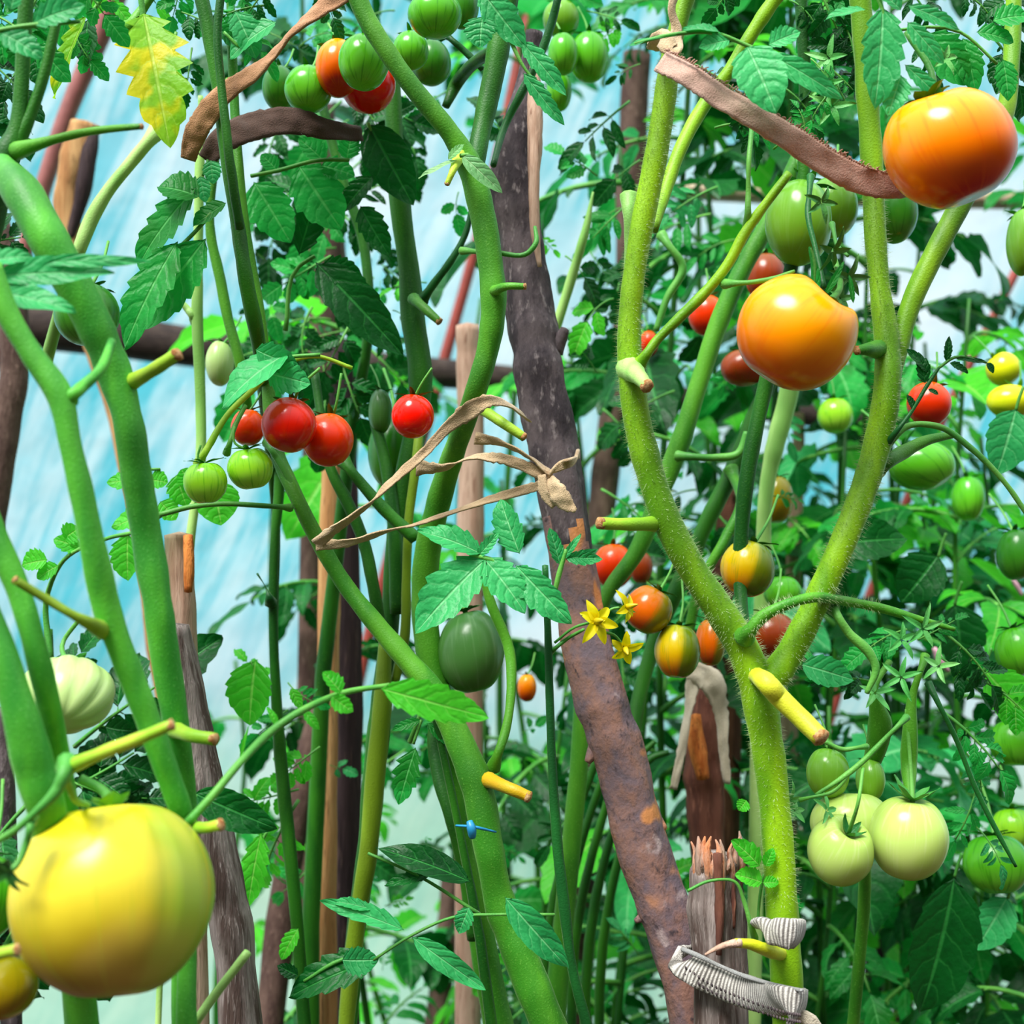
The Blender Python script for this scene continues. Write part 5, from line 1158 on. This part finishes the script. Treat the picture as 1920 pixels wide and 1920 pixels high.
ribbon(mb, [(1290, 1260, 1.1, 20, .3), (1330, 1275, 1.095, 24, .1), (1350, 1330, 1.1, 14, .3), (1355, 1400, 1.1, 12, .8), (1362, 1470, 1.1, 9, 1.1)], 8, 6, .001, 0, .5, .3, 41)
ribbon(mb, [(1300, 1270, 1.1, 14, .3), (1288, 1340, 1.1, 10, .8), (1275, 1420, 1.1, 8, .3), (1262, 1480, 1.1, 7, .3)], 8, 6, .001, 0, .5, .3, 42)
o = mb.build('rag_tie', M_['cloth_white']); tag(o, 'pale rag knotted on the reddish-brown stick with two hanging ends', 'cloth tie')
mb = MB(); ptube(mb, [(855, 1548, .85, 2), (885, 1550, .842, 3), (930, 1560, .85, 2)], 4, 6, 0, .1)
ptube(mb, [(880, 1540, .84, 6), (884, 1555, .838, 9), (886, 1570, .84, 6)], 4, 8, 0, .1)
tag(mb.build('plastic_clip', M_['blue']), 'tiny light blue clip on the centre stem', 'plant clip')
mb = MB(); ptube(mb, [(1752, 1215, 1.25, 8), (1762, 1238, 1.25, 14), (1778, 1258, 1.25, 8)], 4, 8, 0, .3, flat=.5)
tag(mb.build('cloth_scrap', M_['pink']), 'small pink scrap among the leaves above the pale cluster', 'cloth scrap')
mb = MB(); ptube(mb, [(1898, 1085, 1.4, 6), (1908, 1100, 1.4, 9), (1916, 1116, 1.4, 6)], 4, 8, 0, .3, flat=.5)
tag(mb.build('cloth_scrap', M_['pink']), 'tiny pink scrap at the right edge under the deep green tomato', 'cloth scrap')

# ================================================================ foreground leaf details in the centre
S = plant(640, 1.1, 'leafy tomato plant with large dark drooping leaflets between the left stems and centre')
stem(S, [(600, 180, 1.1, 9), (640, 330, 1.1, 10), (680, 450, 1.1, 10), (690, 620, 1.1, 10), (660, 800, 1.12, 12), (640, gnd(1.15), 1.15, 12)], 'stem_dark', 'main_stem', 10)
fleaf(S, [(590, 480, .98, 4), (560, 500, .98, 4), (535, 620, .98, 5)], [(590, 490, 755, 665, 95, .2, .5, .3, 0, .12), (600, 500, 680, 520, 60, .4), (560, 480, 600, 340, 60, .3)], 'leaf_dark', .97)
fleaf(S, [(690, 230, .97, 4), (700, 260, .97, 4)], [(690, 230, 775, 385, 90, .2, .4, .2, 0, .05), (675, 385, 730, 480, 60, .4), (700, 330, 640, 400, 50)], 'leaf_dark', .97)
fleaf(S, [(470, 330, .95, 4), (520, 320, .95, 4), (600, 300, .95, 4), (655, 300, .95, 4)], [(475, 340, 545, 455, 95, .1, .4, .2, 0, .2), (520, 320, 490, 290, 40), (560, 310, 640, 430, 110, .3, .5, .2), (610, 305, 560, 260, 50), (600, 310, 665, 330, 60), (650, 300, 660, 250, 50)], 'leaf', .96)
for i, a in enumerate([(500, 60, 560, 110), (560, 200, 480, 330), (640, 190, 560, 300), (600, 330, 480, 420), (620, 380, 690, 500), (560, 380, 480, 500), (620, 480, 520, 560), (600, 540, 700, 640), (620, 600, 480, 620), (660, 600, 600, 720), (580, 600, 520, 700), (700, 520, 640, 620), (700, 180, 780, 260), (720, 200, 800, 330), (680, 300, 620, 400), (760, 180, 700, 300), (690, 610, 760, 700), (480, 470, 560, 560), (560, 90, 640, 60), (740, 20, 660, 60), (680, 640, 760, 770), (640, 680, 700, 800), (840, 170, 780, 240), (500, 620, 560, 740), (640, 180, 720, 260), (740, 220, 680, 320)]):
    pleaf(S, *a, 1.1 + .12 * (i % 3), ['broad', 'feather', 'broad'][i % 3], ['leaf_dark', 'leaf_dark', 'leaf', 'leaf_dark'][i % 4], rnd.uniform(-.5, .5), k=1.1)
for i, a in enumerate([(650, 380, 760, 350), (860, 360, 830, 430), (800, 530, 720, 560), (1180, 190, 1090, 320), (1200, 300, 1120, 380), (1120, 330, 1030, 290), (1000, 440, 1050, 480), (1060, 480, 1130, 560), (960, 280, 880, 200), (1180, 380, 1080, 470), (1150, 560, 1040, 620), (1120, 700, 1060, 640), (1100, 20, 1180, 60), (1040, -30, 1100, 40), (1180, 40, 1100, 80), (1200, 120, 1140, 150)]):
    pleaf(S, *a, 1.12, ['narrow', 'three', 'broad'][i % 3], ['leaf_dark', 'leaf', 'leaf_sun', 'leaf_dark'][i % 4], rnd.uniform(-.4, .4))
for i in range(30):
    x = rnd.uniform(490, 760); y = rnd.uniform(200, 720)
    pleaf(S, x, y, x + rnd.uniform(-110, 110), y + rnd.uniform(30, 130), rnd.uniform(1.12, 1.35), ['broad', 'feather', 'three'][i % 3], ['leaf_dark', 'leaf_dark', 'leaf'][i % 3], rnd.uniform(-.5, .5), k=1.1)
for i in range(5):
    x = 1090 + 26 * i
    stem(H, [(x + 60, 1330 + 20 * i, 1.12 + .02 * i, 5), (x + 30, 1420, 1.12 + .02 * i, 7), (x - 20, 1560, 1.12 + .02 * i, 8), (x - 50, 1680, 1.12 + .02 * i, 9), (x - 60, 2300, 1.12 + .02 * i, 9), (1080 + 8 * i, gnd(1.12 + .02 * i), 1.12 + .02 * i, 9)], 'stem_dark', 'stem_fork', 8)
Q = plant(800, .92, 'low leafy tomato shoots in front of the centre stems at the bottom')
stem(Q, [(770, 1390, .93, 4), (790, 1330, .93, 4), (800, 1290, .93, 4)], 'petiole', 'side_shoot', 8)
stem(Q, [(805, 1290, .9, 8), (870, 1600, .9, 8), (900, 1760, .9, 10), (930, gnd(.9), .9, 14)], 'stem_dark', 'main_stem', 8)
fleaf(Q, [(790, 1350, .9, 3), (775, 1395, .9, 3)], [(780, 1400, 748, 1508, 60, .1, .3, .2, 0, .4), (790, 1350, 735, 1370, 22), (800, 1355, 850, 1400, 24)], 'leaf', .9)
fleaf(Q, [(690, 1600, .84, 3), (780, 1640, .84, 3), (900, 1715, .84, 4)], [(885, 1655, 705, 1590, 60, .3, .4, .3, 0, .05), (810, 1640, 720, 1660, 30, .3)], 'leaf_dark', .84)
fleaf(Q, [(700, 1800, .8, 3), (770, 1755, .8, 3), (850, 1720, .8, 3), (930, 1715, .8, 3), (1040, 1715, .8, 3)],
      [(945, 1680, 1065, 1815, 62, .2, .4, .35, 0, .06), (770, 1755, 910, 1855, 46, .2, .4, .35, 0, .06), (760, 1745, 600, 1690, 44, .2, .4, .3), (640, 1800, 710, 1800, 60, .3), (700, 1705, 620, 1690, 26, .3), (880, 1700, 860, 1750, 40)], 'leaf_blue', .8)
for i in range(26):
    x = rnd.uniform(600, 1250); y = rnd.uniform(1330, 1880)
    pleaf(Q, x, y, x + rnd.uniform(-120, 120), y + rnd.uniform(-60, 120), rnd.uniform(1.15, 1.4), ['narrow', 'feather', 'three', 'narrow'][i % 4], ['leaf', 'leaf_sun', 'leaf_dark', 'leaf_blue', 'leaf'][i % 5], rnd.uniform(-.6, .6))

# ================================================================ rows behind
def back_plant(px, Y, top, label, n, mats, kinds, lean=0.0, size=(.13, .22), zmin=.15, stem_m='stem_dark', r=9, spread=1.0, seed=0):
    q = random.Random(seed * 31 + 7)
    if Y >= 1.7: n = int(n * .72)
    root = plant(px, Y, label)
    if top < 0 and n > 20:
        zt = 2.35; n = int(n * (1.5 if Y < 1.7 else 1.0))  # tops raised out of view with extra leaves, added to shade the foliage below
    else:
        zt = CAMZ - (top - 960) / F * Y
    x0 = (px - 960) / F * Y
    pts = []
    for i in range(8):
        t = i / 7
        pts.append((x0 + lean * t * Y + .02 * math.sin(t * 9 + seed), Y + .02 * math.cos(t * 7 + seed), zt * t, (r * (1.1 - .7 * t)) * Y / F))
    d = cr(pts, 5)
    mb = MB(); tube(mb, [Vector(p[:3]) for p in d], [p[3] for p in d], 8, 0, 1, .08, seed); mb.build('main_stem', M_[stem_m], root)
    for i in range(n):
        z = zmin + (zt - zmin) * (i + q.random()) / n
        t = z / zt; k = min(len(d) - 1, int(t * (len(d) - 1)))
        p = Vector(d[k][:3])
        az = i * 2.4 + q.uniform(-.5, .5)
        el = q.uniform(-.3, .6)
        y = Vector((math.cos(az) * math.cos(el) * spread, math.sin(az) * math.cos(el), math.sin(el))).normalized()
        up = Vector((0, 0, 1)); zz = (up - y * up.dot(y)).normalized(); x = y.cross(zz)
        M = Matrix((x, y, zz)).transposed().to_4x4(); M.translation = p
        M = M @ Matrix.Rotation(q.uniform(-.5, .5), 4, 'Y')
        cleaf(root, M, q.uniform(*size), q.choice(kinds), q.choice(mats), q.randrange(6))
    return root
ALL = ['broad', 'narrow', 'feather', 'three']
DK = ['leaf_dark', 'leaf_dark', 'leaf_dark', 'leaf', 'leaf_sun']; MX = ['leaf', 'leaf_dark', 'leaf_blue', 'leaf_sun']; BR = ['leaf_sun', 'leaf', 'leaf']  # DK is mostly dark leaves, putting gap shade into the back rows
rows = [
 (1250, 1.5, -150, 'bushy tomato plant right behind the upper part of the Y-shaped stem', 34, MX, ALL),
 (1400, 1.55, -150, 'dense dark tomato plant behind the amber tomato', 38, DK, ALL),
 (1560, 1.6, -150, 'tall dark tomato plant behind the tangled truss stalks', 38, DK, ALL),
 (1700, 1.5, 420, 'tomato plant rising right of the Y-shaped stem', 26, MX, ALL),
 (1860, 1.45, 560, 'leafy tomato plant at the right edge under the lemon tomatoes', 30, MX, ALL),
 (1650, 2.0, 300, 'farther tomato plant seen right of the right fork', 34, DK, ALL),
 (1790, 2.1, 640, 'farther tomato plant behind the bright green lying tomato', 34, DK, ALL),
 (1950, 1.9, -100, 'tall tomato plant running up the right edge', 40, DK, ALL),
 (1140, 1.9, 620, 'tomato plant filling the gap right of the leaning pole', 30, DK, ALL),
 (1020, 2.2, 900, 'tomato plant behind the leaning pole in the middle', 26, DK, ALL),
 (1300, 2.1, -50, 'far tomato plant between the posts behind the right stem', 40, DK, ALL),
 (1480, 2.2, -50, 'far tomato plant glimpsed below the amber tomato', 40, DK, ALL),
 (1550, 1.3, 1330, 'low tomato plant under the fork of the Y-shaped stem', 16, DK, ALL),
 (1780, 1.35, 1560, 'low dark tomato plant in the lower right corner', 16, DK, ALL),
 (1900, 1.2, 1680, 'low broad-leaved tomato plant at the right bottom corner', 12, ['leaf_dark', 'leaf'], ['broad']),
 (900, 1.75, 1330, 'bright low tomato plant between the centre stems at the bottom', 20, BR, ['narrow', 'feather', 'three']),
 (760, 2.2, 1500, 'sunlit low tomato plant in front of the greenish film', 18, BR, ['narrow', 'feather', 'three']),
 (1080, 1.6, 1250, 'shaded tomato plant low behind the thin straight stem', 22, DK, ['narrow', 'feather']),
 (1200, 1.5, 1350, 'tomato plant low behind the lower part of the leaning pole', 22, MX, ALL),
 (430, 2.3, 1240, 'small sunlit tomato plant low behind the left stakes', 14, BR, ['narrow', 'three']),
 (1180, 1.4, 250, 'tomato plant tucked behind the pale side shoot of the Y-shaped stem', 18, DK, ALL),
 (1330, 1.75, -200, 'dark tomato plant between the dark post and the long oval tomato', 44, DK, ALL),
 (1480, 1.8, -200, 'shady tomato plant behind the long oval green tomato', 44, DK, ALL),
 (1640, 1.9, -200, 'shady tall tomato plant behind the upright fork stem', 44, DK, ALL),
 (1580, 1.45, 800, 'tomato plant inside the fork of the Y-shaped stem', 20, MX, ALL),
 (1740, 1.6, 900, 'mid-green tomato plant behind the pale hanging cluster', 26, MX, ALL),
 (1880, 1.7, 820, 'tomato plant behind the green tomatoes of the right edge', 30, DK, ALL),
 (1440, 1.8, 850, 'dark tomato plant low between the two arms of the Y', 30, DK, ALL),
 (1000, 1.9, 1150, 'dim low tomato plant behind the thin bright stem', 24, DK, ALL),
 (830, 2.4, 560, 'thin pale tomato plant behind the centre near the rust-red pipe', 10, BR, ['narrow', 'three']),
 (700, 1.6, 480, 'dark tomato plant behind the cherry tomatoes', 26, DK, ALL),
 (540, 2.0, -100, 'tomato plant behind the top cluster near the cloth sling', 0, DK, ALL),
 (960, 2.3, -100, 'pale thin tomato plant at the top behind the forked stem', 0, MX, ALL),
]
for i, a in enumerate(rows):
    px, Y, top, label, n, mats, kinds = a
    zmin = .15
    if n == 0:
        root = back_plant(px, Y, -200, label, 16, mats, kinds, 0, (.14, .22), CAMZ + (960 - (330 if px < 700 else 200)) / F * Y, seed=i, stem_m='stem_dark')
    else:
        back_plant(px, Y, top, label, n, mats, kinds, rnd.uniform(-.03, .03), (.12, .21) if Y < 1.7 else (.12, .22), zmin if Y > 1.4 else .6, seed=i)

# ================================================================ camera, light
cam = bpy.data.cameras.new('camera'); co = bpy.data.objects.new('camera', cam); COL.objects.link(co)
co.location = (0, 0, CAMZ); co.rotation_euler = (PI / 2, 0, 0)
cam.lens = 50; cam.sensor_width = 36; cam.clip_start = .05
cam.dof.use_dof = True; cam.dof.focus_distance = .84; cam.dof.aperture_fstop = 9.5
SC.camera = co
su = bpy.data.lights.new('sun', 'SUN'); so = bpy.data.objects.new('sun', su); COL.objects.link(so)
so.location = (0, -1, 4)
so.rotation_euler = (Vector((.32, .42, -.86))).to_track_quat('-Z', 'Y').to_euler()
su.energy = 5.2; su.angle = math.radians(28); su.color = (1, .985, .95)
w = bpy.data.worlds.new('world'); SC.world = w; w.use_nodes = True
wt = w.node_tree; bg = wt.nodes['Background']; bg.inputs[0].default_value = (.86, .95, 1, 1)
wg = wt.nodes.new('ShaderNodeTexCoord'); wv = wt.nodes.new('ShaderNodeVectorMath'); wv.operation = 'DOT_PRODUCT'
wt.links.new(wg.outputs['Generated'], wv.inputs[0]); wv.inputs[1].default_value = (-.12, .38, .92)
wm = wt.nodes.new('ShaderNodeMapRange'); wm.interpolation_type = 'SMOOTHSTEP'
wt.links.new(wv.outputs['Value'], wm.inputs[0]); wm.inputs[1].default_value = -.35; wm.inputs[2].default_value = .8; wm.inputs[3].default_value = .03; wm.inputs[4].default_value = 1.7
wt.links.new(wm.outputs[0], bg.inputs[1])
SC.view_settings.view_transform = 'Standard'; SC.view_settings.look = 'None'
SC.view_settings.exposure = 0.25; SC.view_settings.gamma = 1
SC.cycles.use_denoising = True
SC.cycles.max_bounces = 6; SC.cycles.diffuse_bounces = 3; SC.cycles.glossy_bounces = 2; SC.cycles.transmission_bounces = 3
SC.cycles.caustics_reflective = False; SC.cycles.caustics_refractive = False
